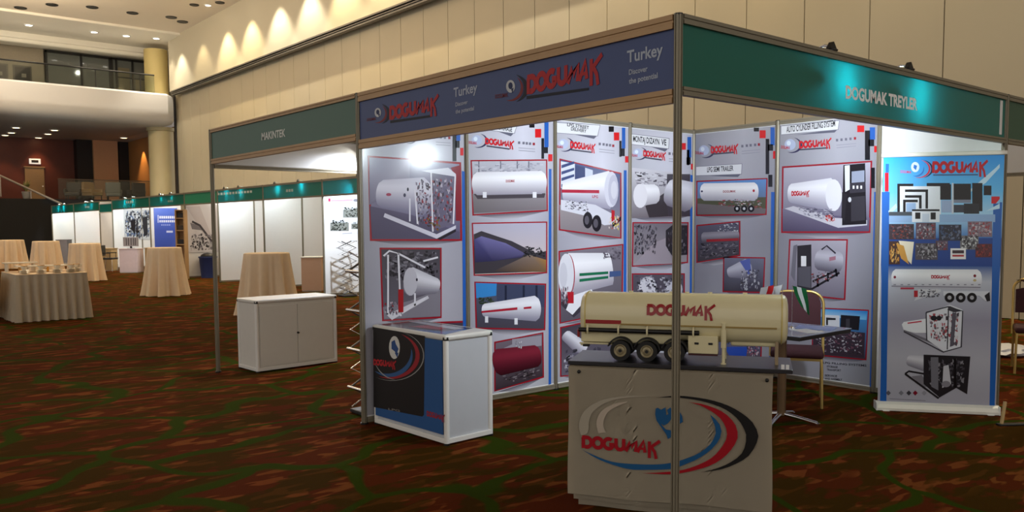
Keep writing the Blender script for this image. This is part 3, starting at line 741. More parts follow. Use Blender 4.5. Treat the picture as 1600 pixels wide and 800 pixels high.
a.busy([(816, 384), (852, 386), (852, 402), (816, 402)], 30, [(36, 36, 40), (26, 28, 30), (52, 52, 54)], 14, 5.6, .12)
a.photo([(741, 440), (853.5, 443), (852, 516), (743, 514)], (76, 84, 108), (70, 66, 78), bw=2.2)
a.px([(743, 442), (776, 443), (775, 462), (744, 466)], (52, 128, 196), 4); a.px([(776, 443), (851, 446), (850, 480), (776, 470)], (60, 66, 92), 4)
for x in (790, 818, 838): a.line([(x, 446), (x, 470)], 1.6, (34, 38, 58), 4.2)
a.busy([(744, 464), (776, 464), (776, 476), (744, 476)], 14, [(40, 54, 36), (60, 70, 50)], 2, 4.3, .2)
a.tank((757, 485), (836, 482), 10.5, 20, 5, (236, 236, 244), (132, 130, 148))
a.px([(752, 486), (808, 480), (808, 484), (752, 489)], (164, 32, 52), 6.4); a.px([(818, 480), (830, 478.5), (830, 482), (818, 483)], (164, 32, 52), 6.4)
for x, y in ((760, 494), (806, 497)): a.rect(x-2.5, y, x+2.5, y+10, (222, 222, 230), 6)
a.photo([(772, 534), (849, 519), (850, 590), (772, 612)], (112, 100, 112), (60, 50, 58), bw=2.2)
a.px([(778, 548), (800, 538), (800, 530), (846, 524), (846, 540), (790, 548)], (150, 146, 158), 4)
a.tank((779, 566), (838, 556), 21, 17, 5, (132, 40, 58), (52, 14, 24)); a.busy([(782, 586), (846, 572), (846, 586), (782, 602)], 26, [(30, 26, 30), (150, 140, 148), (70, 54, 58)], 6, 6.3, .12)
a.busy([(804, 532), (816, 530), (816, 546), (804, 546)], 6, [(220, 220, 226), (120, 116, 126)], 6, 6.4, .2)
tag(a.build('poster'), 'second poster from the left, with a long white tank above a blue tank at dusk', 'poster', 'printed posters on the stand walls')

# -- poster 3: white road tanker seen from behind, tank with green stripes
a = poster_A(2)
plate(a, [(868, 191), (938, 195), (934, 213), (868, 208)], [('LPG STREET', (886, 197), (920, 202), 5), ('DELIVERY', (892, 203.5), (916, 207.5), 5)])
header(a, 883, 226, 1.0, (891, 231), (930, 235.5), 13, ((892, 234), (924, 238)), ([937, 943, 948, 953, 958], [225, 225.6, 226.4, 227, 227.8]))
squares(a, [(BLK, (951, 197.5, 959, 206)), (RD, (959, 207, 967.5, 219.5)), (BLK, (967.5, 220, 971, 245)), (BLU, (971.5, 199.5, 977, 232)), (BLK, (970, 232, 976, 244)), (RD, (976.5, 244, 981.5, 254))])
a.px([(974.5, 266), (979, 266), (978, 590), (974, 590)], BLU, 3)
a.photo([(874, 247.6), (971, 270), (971, 373), (873, 360)], (74, 86, 128), (140, 132, 138), bw=2.2)
a.px([(876, 252), (898, 256), (898, 290), (876, 294)], (206, 212, 226), 4)
for k in range(4): a.px([(877, 258+k*10), (897, 252+k*10), (897, 256+k*10), (877, 263+k*10)], (58, 72, 118), 4.3)
a.px([(898, 258), (914, 262), (914, 284), (898, 288)], (58, 70, 112), 4.2); a.px([(914, 262), (926, 266), (926, 282), (914, 284)], (196, 202, 218), 4.2)
a.px([(874, 320), (926, 330), (968, 352), (968, 370), (875, 357)], [(150, 142, 146), (144, 136, 142), (130, 122, 130), (120, 112, 120), (132, 124, 130)], 4.6)
a.tank((880, 299), (952, 297), 14, 30, 5, (240, 240, 248), (150, 148, 168), ends=(.3, .5))
a.ell(955, 296, 11, 28, (206, 206, 220), 6.2); a.ell(958, 297, 8, 24, (186, 186, 204), 6.4); a.ell(959, 297, 5, 14, (206, 206, 218), 6.5)
a.px([(877, 296), (936, 297), (936, 302), (877, 301)], (172, 36, 60), 6.6); a.text('LPG', (925, 309), (934, 309.5), 4, (172, 36, 60), 7)
a.px([(876, 312), (930, 320), (960, 336), (964, 350), (944, 352), (918, 338), (876, 328)], (206, 206, 218), 5.9)
a.busy([(880, 310), (920, 314), (920, 334), (880, 326)], 30, BUSY, 15, 6, .1)
for x, y in ((918, 344), (932, 349)):
    a.ell(x, y, 7.4, 13, (26, 24, 30), 6.8); a.ell(x-1.5, y, 3.6, 7, (84, 80, 90), 7.2)
a.px([(955, 328), (960, 329), (960, 346), (955, 346)], (176, 30, 40), 7); a.px([(956, 348), (970, 338), (970, 344), (957, 356)], (34, 32, 38), 7); a.busy([(950, 338), (968, 336), (968, 362), (950, 358)], 14, [(220, 210, 90), (210, 210, 220), (176, 40, 40)], 2, 7.2, .14)
a.photo([(872.5, 392), (974, 381), (973, 486), (874, 506)], (118, 112, 124), (88, 82, 94), bw=2.2)
a.tank((892, 428), (954, 420), 33, 25, 4.6, (240, 240, 246), (150, 146, 160), ends=(.4, .3))
a.ell(884, 430, 12, 34, (212, 212, 222), 5.8); a.crescent(886, 430, 12, 34, -80, 80, 1.4, (160, 40, 60), 6); a.ell(880, 430, 6, 20, (196, 196, 208), 6)
a.px([(905, 427), (950, 424), (950, 428), (905, 431.5)], (24, 104, 72), 6.4); a.px([(905, 436), (950, 431), (950, 435), (905, 440.5)], (24, 104, 72), 6.4); a.px([(952, 424), (970, 423), (970, 431), (952, 433)], (64, 84, 130), 6.4)
a.busy([(940, 388), (971, 385), (971, 408), (940, 405)], 20, [(96, 90, 102), (140, 134, 146), (74, 68, 80)], 3, 6.6, .15)
a.px([(886, 456), (896, 456), (896, 474), (886, 474)], (172, 30, 42), 6.8); a.busy([(876, 446), (888, 446), (888, 478), (876, 478)], 22, BUSYR, 8, 6.8, .16)
a.px([(893, 462), (924, 452), (926, 456), (894, 492), (884, 484)], (226, 226, 234), 6.5); a.px([(880, 470), (896, 488), (932, 458), (934, 464), (896, 496), (878, 478)], (60, 56, 66), 6.4)
a.photo([(875, 511), (972, 490), (972, 580), (875, 589)], (66, 60, 72), (104, 98, 112), bw=2)
a.tank((884, 524), (910, 545), 9, 12, 4.6, (222, 222, 232), (120, 116, 132)); a.busy([(878, 545), (940, 540), (940, 580), (878, 584)], 30, BUSY, 17, 5.8, .12)
tag(a.build('poster'), 'third poster from the left, with a road tanker seen from behind over a green-striped tank', 'poster', 'printed posters on the stand walls')

# -- poster 4: workshop photographs, half hidden by the corner post
a = poster_A(3)
plate(a, [(987, 209), (1046, 216), (1045, 233), (987, 226)], [('MONTAJ', (989, 221), (1008, 223.4), 9), ('DIZAYN', (1010, 223.6), (1030, 226), 9), ('VE', (1033, 226.3), (1041, 227.3), 9)])
header(a, 999, 240, .9, (1005, 244), (1040, 247.5), 11.5, ((1006, 246), (1034, 250)), ([1046, 1052, 1058], [240, 240.6, 241]))
squares(a, [(RD, (1065, 223.5, 1071.5, 234)), (BLK, (1073, 234, 1077, 258)), (BLU, (1074, 214, 1080, 246)), (BLK, (1072.5, 246, 1079, 257)), (RD, (1079.5, 256, 1084, 265))])
a.px([(1078.5, 273), (1082.5, 274), (1081, 580), (1077, 580)], BLU, 3)
a.photo([(987, 262), (1078, 272), (1078, 338), (987, 341)], (196, 194, 204), (112, 104, 112), border=None)
a.busy([(988, 266), (1076, 274), (1076, 292), (988, 292)], 40, [(60, 56, 66), (226, 226, 234), (150, 146, 158), (104, 98, 110)], 21, 4, .1)
a.tank((1000, 305), (1024, 303), 17, 15, 5, (240, 240, 246), (170, 166, 176)); a.ell(1000, 306, 11, 19, (222, 220, 228), 6.2)
a.tank((1048, 300), (1076, 308), 22, 24, 5, (220, 220, 230), (110, 104, 118)); a.px([(1042, 272), (1078, 272), (1078, 338), (1040, 338)], (62, 56, 66), 4.8)
a.px([(1008, 322), (1040, 300), (1044, 338), (1014, 340)], (58, 52, 58), 4.9)
a.photo([(988, 347), (1076, 347), (1075, 411), (987, 417)], (112, 106, 116), (146, 138, 146), bw=2)
a.px([(990, 414), (1020, 380), (1040, 372), (1050, 412)], (150, 140, 150), 4.2)
a.busy([(989, 350), (1028, 350), (1026, 398), (989, 400)], 60, [(34, 32, 38), (64, 60, 70), (140, 134, 146), (90, 84, 94)], 25, 4.6, .1)
a.px([(1040, 360), (1050, 352), (1074, 352), (1074, 398), (1050, 400), (1040, 384)], (44, 40, 46), 5); a.busy([(1042, 354), (1074, 354), (1074, 398), (1042, 398)], 24, [(66, 60, 68), (30, 28, 32), (120, 114, 124)], 26, 5.6, .1)
a.photo([(987, 427), (1070, 427), (1070, 500), (987, 505)], (86, 80, 92), (70, 64, 74), bw=2)
a.ell(1012, 450, 14, 18, (206, 204, 214), 5); a.ell(1052, 452, 14, 16, (196, 194, 206), 5); a.busy([(990, 430), (1068, 430), (1068, 470), (990, 470)], 50, BUSY, 28, 5.4, .08)
tag(a.build('poster'), 'fourth poster from the left, with workshop photographs, partly behind the nearest post', 'poster', 'printed posters on the stand walls')

# -- poster 5 (right-hand wall, next to the inner corner): semi trailers
a = poster_B(2)
header(a, 1103, 236, 1.0, (1111, 239.5), (1153.5, 236), 13, ((1112, 241), (1148, 238)), ([1160, 1167, 1173, 1180, 1186], [228.4, 227.6, 227, 226.4, 225.8]))
plate(a, [(1088, 260), (1160, 255.5), (1159, 272.5), (1088, 275)], [('LPG SEMI TRAILER', (1105, 269), (1146, 266.5), 7.5)])
squares(a, [(BLK, (1178, 199.5, 1186, 205.5)), (RD, (1187, 203.5, 1196.5, 216)), (BLK, (1196.5, 217, 1202, 272)), (BLU, (1204, 199, 1210.5, 227)), (BLK, (1200, 225.5, 1208, 235.5)), (RD, (1208, 236, 1212, 248)), (BLK, (1200.5, 273, 1207, 292))])
a.px([(1205, 300), (1211, 300), (1208, 590), (1202, 590)], BLU, 3)
a.photo([(1088, 282.5), (1199.5, 278), (1198, 336), (1087.5, 337.5)], (96, 140, 200), (90, 84, 70), bw=2)
a.px([(1090, 310), (1197, 308), (1196, 334), (1090, 335)], (78, 80, 60), 4.2); a.px([(1090, 318), (1197, 326), (1196, 334), (1090, 335)], (108, 100, 104), 4.4)
a.tank((1100, 300), (1179, 299.5), 13.5, 14.5, 5, (244, 244, 248), (160, 158, 172)); a.text('DOGUMAK', (1130, 301), (1150, 300.5), 3.4, (150, 40, 56), 7)
a.busy([(1120, 311), (1194, 310), (1194, 326), (1120, 322)], 40, [(220, 220, 228), (40, 38, 44), (120, 116, 128), (160, 40, 50)], 31, 6.2, .08)
for x in (1152, 1163, 1174): a.ell(x, 326, 5, 5.4, (26, 24, 30), 7); a.ell(x, 326, 2, 2.2, (190, 190, 198), 7.4)
a.ell(1097, 299, 1.6, 1.6, (60, 60, 90), 7.2); a.ell(1178, 298, 1.8, 2.2, (170, 50, 60), 7.2)
a.photo([(1088, 351.5), (1157, 345), (1157, 400), (1088, 411)], (92, 90, 110), (62, 58, 66), bw=2)
a.tank((1100, 372), (1152, 368), 9, 8, 5, (150, 146, 160), (70, 64, 76)); a.px([(1104, 374), (1154, 372), (1154, 376), (1104, 378)], (150, 40, 50), 6.4)
a.busy([(1092, 380), (1155, 376), (1155, 398), (1092, 406)], 40, [(30, 28, 34), (90, 84, 96), (130, 124, 136)], 33, 6, .1); a.busy([(1120, 349), (1155, 347), (1155, 362), (1120, 364)], 20, [(206, 208, 216), (60, 64, 86)], 34, 6, .12)
a.photo([(1130, 401), (1196, 402), (1194, 458), (1129, 456.5)], (110, 112, 134), (60, 56, 68), bw=2)
a.tank((1140, 426), (1168, 420), 8, 16, 5, (190, 190, 206), (110, 108, 126)); a.px([(1156, 408), (1172, 404), (1174, 424), (1170, 430)], (84, 98, 170), 6.3)
a.busy([(1156, 420), (1188, 420), (1188, 454), (1156, 454)], 34, [(200, 200, 212), (90, 88, 106), (50, 48, 58)], 36, 6.4, .12)
a.photo([(1095, 485), (1192, 490), (1190, 562), (1094, 560)], (92, 120, 180), (90, 74, 84), bw=2)
a.busy([(1098, 488), (1188, 492), (1188, 540), (1098, 540)], 40, [(220, 222, 230), (30, 30, 38), (70, 100, 170)], 37, 4.4, .1); a.px([(1132, 542), (1168, 542), (1166, 560), (1142, 560)], (34, 74, 176), 5.4); a.busy([(1166, 538), (1188, 538), (1188, 558), (1166, 558)], 16, [(206, 200, 210), (40, 36, 44), (170, 90, 110)], 38, 5.4, .15)
tag(a.build('poster'), 'silver poster titled LPG SEMI TRAILER, first one right of the inner corner', 'poster', 'printed posters on the stand walls')

# -- poster 6: cylinder filling system
a = poster_B(1)
plate(a, [(1221, 196.5), (1312, 188), (1310, 203), (1221, 211)], [('AUTO CYLINDER FILLING SYSTEM', (1229, 207), (1305, 197), 9)])
header(a, 1238, 227, 1.1, (1249, 232), (1299, 227.5), 14, ((1250, 234), (1294, 231)), ([1308, 1315, 1322, 1329, 1336], [219, 218.3, 217.6, 216.9, 216.2]))
squares(a, [(RD, (1339.5, 196, 1350.5, 206.5)), (BLK, (1351.5, 204, 1359.5, 250)), (BLU, (1359, 199, 1367.5, 218)), (BLK, (1357, 218, 1366, 228.5)), (RD, (1366, 228, 1371.5, 238)), (BLK, (1361, 262, 1367, 294))])
a.px([(1366, 300), (1373, 300), (1366, 606), (1359, 605)], BLU, 3)
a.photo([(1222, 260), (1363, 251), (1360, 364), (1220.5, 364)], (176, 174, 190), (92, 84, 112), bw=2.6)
a.px([(1223, 326), (1290, 336), (1359, 340), (1358, 361), (1223, 361)], [(120, 114, 138), (96, 88, 116), (110, 104, 126), (84, 76, 104), (78, 70, 98)], 4.2)
a.px([(1226, 326), (1240, 322), (1300, 340), (1355, 344), (1355, 352), (1310, 356)], (196, 194, 206), 4.6)
a.tank((1236, 302), (1298, 304), 15, 26, 5, (240, 240, 248), (150, 148, 168), ends=(.8, .7)); a.ell(1303, 305, 13, 25, (226, 226, 236), 6.2)
a.logo((1237, 306), (1265, 305), 7, (190, 36, 48), 7)
a.busy([(1240, 322), (1305, 326), (1305, 346), (1258, 338)], 44, [(210, 210, 222), (60, 58, 80), (120, 116, 140)], 41, 6.4, .09); a.busy([(1288, 334), (1306, 336), (1306, 348), (1288, 346)], 12, [(196, 50, 36), (150, 40, 40)], 42, 6.8, .2)
a.px([(1318, 258), (1352, 255), (1354, 350), (1316, 352)], (30, 28, 34), 7); a.px([(1320, 259), (1328, 258), (1328, 296), (1321, 300)], (222, 226, 234), 7.3); a.px([(1331, 268), (1351, 266), (1351, 284), (1331, 286)], (150, 158, 180), 7.3); a.px([(1328, 286), (1352, 284), (1352, 300), (1328, 302)], (56, 54, 64), 7.4)
for x in (1334, 1340, 1346): a.rect(x-1.4, 290, x+1.4, 295, (226, 226, 230), 7.6)
a.px([(1330, 308), (1352, 306), (1352, 344), (1330, 346)], (56, 54, 62), 7.3); a.px([(1316, 300), (1324, 304), (1320, 346), (1315, 340)], (40, 38, 44), 7.4); a.ell(1328, 312, 2.6, 4, (206, 208, 216), 7.7)
a.photo([(1233, 373.5), (1325, 373.5), (1321, 469), (1229, 459)], (166, 162, 176), (120, 114, 130), bw=2.4)
a.tank((1280, 406), (1310, 410), 16, 17, 5, (190, 188, 202), (88, 84, 98)); a.line([(1284, 390), (1292, 384), (1306, 396)], 1.2, (50, 46, 56), 6.2); a.px([(1296, 402), (1306, 400), (1306, 406), (1296, 408)], (160, 110, 126), 6.4)
a.px([(1246, 384), (1268, 382), (1268, 454), (1246, 450)], (42, 40, 46), 6.5); a.px([(1252, 400), (1260, 400), (1260, 416), (1252, 416)], (226, 226, 230), 6.8); a.px([(1240, 384), (1246, 382), (1242, 440), (1236, 430)], (110, 108, 120), 6.6); a.px([(1247, 418), (1267, 416), (1267, 450), (1247, 446)], (84, 82, 92), 6.7)
for p in ([(1268, 452), (1312, 426)], [(1270, 440), (1308, 422)], [(1278, 430), (1278, 448)], [(1294, 426), (1294, 440)], [(1306, 420), (1308, 432)]): a.line(p, 1.6, (30, 28, 34), 6.9)
a.busy([(1266, 426), (1306, 422), (1300, 438), (1268, 446)], 16, [(220, 220, 226), (150, 40, 44), (60, 56, 66)], 45, 7, .1)
a.photo([(1270, 480), (1358, 484), (1354, 563), (1268, 555)], (60, 140, 206), (70, 58, 70), bw=2)
a.px([(1272, 483), (1355, 487), (1354, 500), (1272, 494)], [(96, 176, 226), (40, 130, 206), (120, 190, 230), (170, 206, 232)], 4.2)
a.px([(1288, 492), (1312, 493), (1312, 514), (1286, 512)], (214, 216, 224), 5); a.px([(1291, 496), (1306, 497), (1306, 500), (1294, 500), (1294, 508), (1291, 508)], (40, 38, 44), 5.4); a.px([(1314, 492), (1344, 494), (1342, 516), (1313, 513)], (30, 28, 34), 5); a.px([(1322, 498), (1328, 498), (1328, 512), (1322, 512)], (60, 58, 66), 5.4)
a.px([(1272, 512), (1352, 520), (1350, 559), (1270, 552)], (62, 50, 62), 4.8); a.busy([(1274, 514), (1350, 520), (1350, 556), (1272, 550)], 80, [(214, 212, 220), (40, 36, 44), (110, 60, 80), (150, 146, 156), (30, 26, 32)], 47, 5.6, .07)
for (t, x0, x1, y) in (('LPG FILLING SYSTEMS', 1286, 1354, 568), ('STORAGE', 1292, 1309, 574), ('TRANSPORT', 1292, 1314, 579), ('SERVICE', 1289, 1308, 588), ('AND ASSEMBLY', 1289, 1316, 593)):
    a.text(t, (x0, y), (x1, y+(x1-x0)*.07), 3, (60, 58, 70), 3)
tag(a.build('poster'), 'poster of a white tank with a black dispenser, directly left of the roll-up banner', 'poster', 'printed posters on the stand walls')

# ------------------------------------------------------------------ arm spotlights on the long green fascia
def stand_lamp(x, y, rz, label, power, group, color=COOL, glow=0., aim=(0, 1.6, -.35), z=2.5, drop=0.):
    """clamp on the rail, short arm, lamp head hanging just inside; local +y points into the stand"""
    t = thing('arm_spotlight', label, 'spotlight', (x, y, z), rz, group)
    bm = new(); add_box(bm, (0, 0, .006), (.05, .05, .012), bevel=.003); add_box(bm, (0, .024, -.03), (.05, .006, .07)); obj('clamp', bm, BLACKPL, t)
    bm = new(); add_tube(bm, [(0, 0, .012), (0, .005, .03), (0, .05, .04), (0, .12, .025), (0, .13, -.02-drop)], .008); obj('arm', bm, CHROME, t, 50)
    bm = new(); d = Vector(aim).normalized(); c = Vector((0, .13, -.05-drop))
    add_cyl(bm, c-d*.05, c+d*.06, .025, .045, 16, caps=False); add_cyl(bm, c-d*.07, c-d*.05, .018, .025, 16); obj('lamp_head', bm, LAMPBODY, t, 40)
    bm = new(); add_cyl(bm, c+d*.045, c+d*.05, .040, seg=16); obj('lens', bm, LENS, t)
    bm = new(); add_prism_tip(bm); obj('reflector_hood', bm, BLACKPL, t)
    R = Matrix.Rotation(rz, 4, 'Z'); P = Vector((x, y, z))
    if power: spot_light('arm_spotlight_lamp', P+(R @ (c+d*.075)), P+(R @ (c+d*2)), power, color, 128, .7, .04)
    if glow: point_light('arm_spotlight_spill', P+(R @ Vector((.17, .15 if drop else .075, -.11-drop*.4))), glow, (.75, 1, .96), .03)
    return t
def add_prism_tip(bm):
    """the little peaked hood that shows above the rail"""
    A = [(-.036, -.012, .012), (.036, -.012, .012), (0, -.012, .054)]; B = [(x, .02, z) for x, y_, z in A]
    va = [bm.verts.new(p) for p in A]; vb = [bm.verts.new(p) for p in B]
    bm.faces.new(va); bm.faces.new(vb[::-1])
    for i in range(3): bm.faces.new((va[i], va[(i+1) % 3], vb[(i+1) % 3], vb[i]))
stand_lamp(1.386, 0, 0, 'small peaked spotlight on the green fascia rail, left of the two above DOGUMAK TREYLER', IN_P*.8, 'stand spotlights', glow=IN_G, drop=.12, aim=(-.15, 1.6, -.25))
stand_lamp(2.357, 0, 0, 'small peaked spotlight on the green fascia rail, right of the two above DOGUMAK TREYLER', IN_P*1.25, 'stand spotlights', glow=IN_G, drop=.12, aim=(.5, 1.25, -.15))
stand_lamp(1.7, 6, PI, 'spotlight clipped to the white-backed side fascia over the white counter', 150, 'stand spotlights', aim=(.8, .3, -1.6))
# ================================================================== FURNITURE IN THE STANDS
def frame_pts(w, d): return [(.018, .018), (w-.018, .018), (w-.018, d-.018), (.018, d-.018)]
def counter(label, p, rz, w, d, h, front_doors=True, top_m=WHITE_LAM, name='exhibition_counter', group='exhibition counters'):
    t = thing(name, label, 'counter', (p[0], p[1], 0), rz, group)
    bm = new(); add_box(bm, (w/2, d/2, (h+.02)/2), (w-.03, d-.03, h-.055)); obj('carcass', bm, WHITE_LAM, t)
    bm = new(); add_box(bm, (w/2, d/2, h-.02), (w+.006, d+.006, .04), bevel=.016, seg=3); obj('counter_top', bm, top_m, t, 40)
    bm = new(); add_box(bm, (w/2, .008, .03), (w-.04, .02, .035), bevel=.004); add_box(bm, (w/2, d-.008, .03), (w-.04, .02, .035), bevel=.004)
    for x in (.008, w-.008): add_box(bm, (x, d/2, .03), (.02, d-.04, .035), bevel=.004)
    obj('plinth_profile', bm, WHITE_EDGE, t)
    for x, y in frame_pts(w, d):
        bm = new(); add_cyl(bm, (x, y, .012), (x, y, h-.035), .02, seg=16); obj('corner_profile', bm, WHITE_EDGE, t, 50)
        bm = new(); add_cyl(bm, (x, y, h-.037), (x, y, h-.014), .0225, seg=12); obj('corner_cap', bm, BLACKPL, t)
        bm = new(); add_cyl(bm, (x, y, 0), (x, y, .014), .022, seg=12); obj('foot', bm, BLACKPL, t)
    if front_doors:
        for k in (0, 1):
            x0 = .045+k*(w-.09)/2; x1 = x0+(w-.09)/2-.004
            bm = new(); add_box(bm, ((x0+x1)/2, .010, h/2-.005), (x1-x0, .012, h-.13), bevel=.002); dr = obj('door', bm, WHITE_LAM, t)
            if k == 0:
                bm = new(); add_cyl(bm, (x1+.002, .004, h*.50), (x1+.002, -.012, h*.50), .011, seg=12); add_box(bm, (x1+.002, -.014, h*.50), (.022, .006, .008)); obj('lock', bm, BLACKPL, dr)
    return t
counter('white two-door exhibition counter under the plain green fascia', (.283, 5.673), .054, .955, .44, .755)
WHITE_SAVE = WHITE_LAM; WHITE_LAM = mat('grey_white_laminate', (188, 190, 196), .4, noise=.03)
DK = counter('exhibition counter with black and blue logo front beside the leftmost poster', (.058, 2.955), -1.526, .9, .43, .765, False); WHITE_LAM = WHITE_SAVE
WORLD_LAID.add(DK.name)
_c, _s2 = math.cos(-1.526), math.sin(-1.526)
DKO = Vector((.058, 2.955, 0)); DKU = Vector((_c, _s2, 0)); DKN = Vector((_s2, -_c, 0))
a = Art(DKO+DKN*.006, DKU, DKN)
a.slab(.035, .075, .868, .728, .006, (40, 84, 140))
a.px([(583, 511), (664, 525), (662.5, 648), (660, 651), (584, 636)], (26, 22, 24), 1)
a.crescent(612, 556, 44, 36, -70, 118, 7, (150, 34, 44), 2); a.crescent(610, 556, 35, 33, -20, 135, 7, (50, 88, 138), 2.4); a.crescent(613, 556, 50, 39, -75, 122, 1.6, (150, 150, 150), 2.6); a.crescent(618, 553, 34, 40, 90, 160, 1.4, (150, 150, 150), 2.6)
a.ell(616.5, 543, 8.5, 18, (206, 206, 202), 3); a.px([(612, 534), (617, 531), (619, 538), (623, 545), (620, 554), (617, 549), (612, 545)], (40, 74, 132), 3.4); a.px([(617, 551), (623, 551), (621, 559)], (40, 74, 132), 3.4)
a.logo((584, 570), (619, 574), 9, (176, 34, 42), 4)
a.logo((667, 650), (695, 657), 8, (150, 40, 56), 2); a.text('LPG', (607, 640.5), (625, 643.5), 3, (120, 116, 112), 3)
a.build('front_graphic', PRINT_MATT, DK)
bm = new(); o_ = None
a = Art((0, 0, 0), (1, 0, 0), (0, 0, 1)); a.O = DKO+Vector((0, 0, .7655)); a.u = DKU; a.v = -DKN; a.n = Vector((0, 0, 1))
a.slab(.03, .03, .72, .40, .0004, (40, 36, 42)); a.uv([(.72, .03), (.86, .03), (.72, .40)], (44, 92, 160), 1); a.uv([(.30, .12), (.62, .16), (.60, .30), (.34, .30)], (150, 36, 50), 1); a.uv([(.05, .30), (.7, .24), (.7, .34), (.05, .38)], (170, 174, 186), 2); a.uv([(.5, .03), (.72, .03), (.72, .12), (.5, .07)], (44, 92, 160), 1)
a.build('top_graphic', PRINT, DK)

# ---- counter across the corner with its vinyl banner
BO = Vector((-.11, .635, 0)); BU = Vector((.548, -.836, 0)).normalized(); BI = Vector((.836, .548, 0)).normalized(); BRZ = math.atan2(BU.y, BU.x)
BC = counter('white counter set across the stand corner under the vinyl banner', BO+BU*.06+BI*.045, BRZ, .93, .42, .748)
tb = thing('vinyl_banner', 'cream vinyl banner with large DOGUMAK globe logo, draped over the corner counter', 'banner', tuple(BO), BRZ)
WORLD_LAID.add(tb.name)
def sheet(name, x0, x1, z0, z1, y, m, lip=0., wav=.0, thick_=.004, ret=None):
    bm = new(); nx, nz = 30, 14; F_, Bk = [], []
    for i in range(nx+1):
        x = x0+(x1-x0)*i/nx; col = []
        for j in range(nz+1):
            v = j/nz; z = z0+(z1-z0)*v+.004*math.sin(i*.35+1)*(1-v)
            e = (abs(i/nx-.5)*2)**10*.004*(1 if i > nx/2 else -1)*math.sin(v*5+1)
            col.append((x+e, y+wav*math.sin(i*.5+v*3)*(1-v), z))
        if lip:
            for q_ in range(1, 5): col.append((x+.006*math.sin(i*.9)*q_/4, y+.006*q_+lip*(q_/4), z1+.006*math.sin(q_*.8)))
        F_.append([bm.verts.new(p) for p in col])
    for i in range(nx):
        for j in range(len(F_[0])-1): bm.faces.new((F_[i][j], F_[i+1][j], F_[i+1][j+1], F_[i][j+1]))
    r = bmesh.ops.solidify(bm, geom=bm.faces[:], thickness=thick_)
    o = obj(name, bm, m, None, 60); o.parent = tb
    return o
VINYL = mat('cream_vinyl', (192, 181, 160), .6, spec=.25, noise=.04, scale=3, bump=.05, bscale=7)
sheet('front_sheet', 0, 1.045, .065, .757, .0, VINYL, lip=.10)
sheet('under_layer', .03, 1.035, .035, .70, .012, mat('cream_vinyl_fold', (178, 167, 147), .6))
sheet('under_layer', .055, 1.03, .004, .70, .020, mat('cream_vinyl_fold', (178, 167, 147), .6))
for x, z in ((.06, .735), (1.015, .735)):
    bm = new(); bmesh.ops.create_uvsphere(bm, u_segments=10, v_segments=6, radius=.010, matrix=Matrix.Translation((x, -.007, z)))
    o = obj('eyelet', bm, BLACKPL, None, 60); o.parent = tb
a = Art(BO-BI*.0062, BU, -BI, .0004)
cz = lambda P: [(860+x*.3, 560+y*.3) for x, y in P]
INK_B, INK_R, INK_K = (28, 84, 132), (160, 14, 30), (26, 24, 24)
def band(outer, inner, col, L):
    """a crescent between two curves of equal length, filled strip by strip"""
    def res(P, n=26):
        P = [Vector(p) for p in P]; ds = [0]
        for i in range(1, len(P)): ds.append(ds[-1]+(P[i]-P[i-1]).length)
        out = []
        for k in range(n+1):
            s_ = ds[-1]*k/n; i = 1
            while i < len(P)-1 and ds[i] < s_: i += 1
            f = (s_-ds[i-1])/max(1e-6, ds[i]-ds[i-1]); p0, p1 = P[max(i-2, 0)], P[i-1]; p2, p3 = P[i], P[min(i+1, len(P)-1)]
            out.append(.5*((2*p1)+(-p0+p2)*f+(2*p0-5*p1+4*p2-p3)*f*f+(-p0+3*p1-3*p2+p3)*f**3))
        return out
    A_, B_ = res(outer), res(inner)
    for i in range(len(A_)-1): a.px([tuple(A_[i]), tuple(A_[i+1]), tuple(B_[i+1]), tuple(B_[i])], col, L)
band(cz([(165, 475), (260, 530), (400, 575), (500, 580), (635, 575), (700, 552), (770, 522), (840, 472), (882, 418), (891, 370), (872, 330), (832, 292)]), cz([(165, 475), (240, 510), (330, 540), (450, 551), (560, 552), (640, 542), (700, 524), (765, 498), (820, 460), (850, 420), (862, 370), (832, 292)]), INK_B, 1)
band(cz([(480, 597), (560, 602), (650, 602), (760, 581), (850, 550), (920, 500), (965, 440), (976, 395), (960, 340), (900, 280), (800, 240), (720, 228)]), cz([(480, 597), (550, 595), (620, 590), (700, 578), (780, 550), (850, 510), (900, 450), (920, 400), (905, 340), (860, 290), (780, 245), (720, 228)]), INK_R, 1)
band(cz([(545, 205), (640, 195), (720, 198), (850, 220), (960, 262), (1050, 330), (1083, 400), (1070, 450), (1030, 510), (960, 552), (880, 580), (780, 593)]), cz([(545, 205), (620, 203), (700, 208), (800, 225), (900, 260), (970, 310), (1010, 370), (1020, 420), (1000, 490), (940, 540), (860, 575), (780, 593)]), INK_K, 1)
band(cz([(160, 405), (150, 370), (150, 330), (180, 270), (260, 220), (380, 196), (520, 196)]), cz([(190, 392), (200, 370), (200, 330), (225, 275), (300, 226), (400, 205), (520, 198)]), (164, 155, 139), 1)
band(cz([(250, 390), (240, 330), (270, 270), (340, 235), (400, 226)]), cz([(290, 385), (275, 340), (300, 280), (360, 244), (400, 230)]), (180, 166, 150), 1)
a.px(cz([(548, 262), (560, 257), (576, 268), (600, 254), (603, 296), (615, 290), (608, 268), (625, 255), (640, 280), (632, 312), (612, 338), (592, 350), (576, 338), (584, 352), (602, 370), (635, 376), (630, 410), (612, 420), (604, 396), (578, 360), (552, 322), (546, 290)]), INK_B, 1)
a.px(cz([(648, 262), (668, 268), (686, 300), (690, 330), (672, 342), (660, 316), (650, 300)]), INK_B, 1)
a.logo((909.5, 699.5), (1031, 709), 18.5, INK_R, 2)
a.build('banner_print', PRINT_CLOTH, tb)

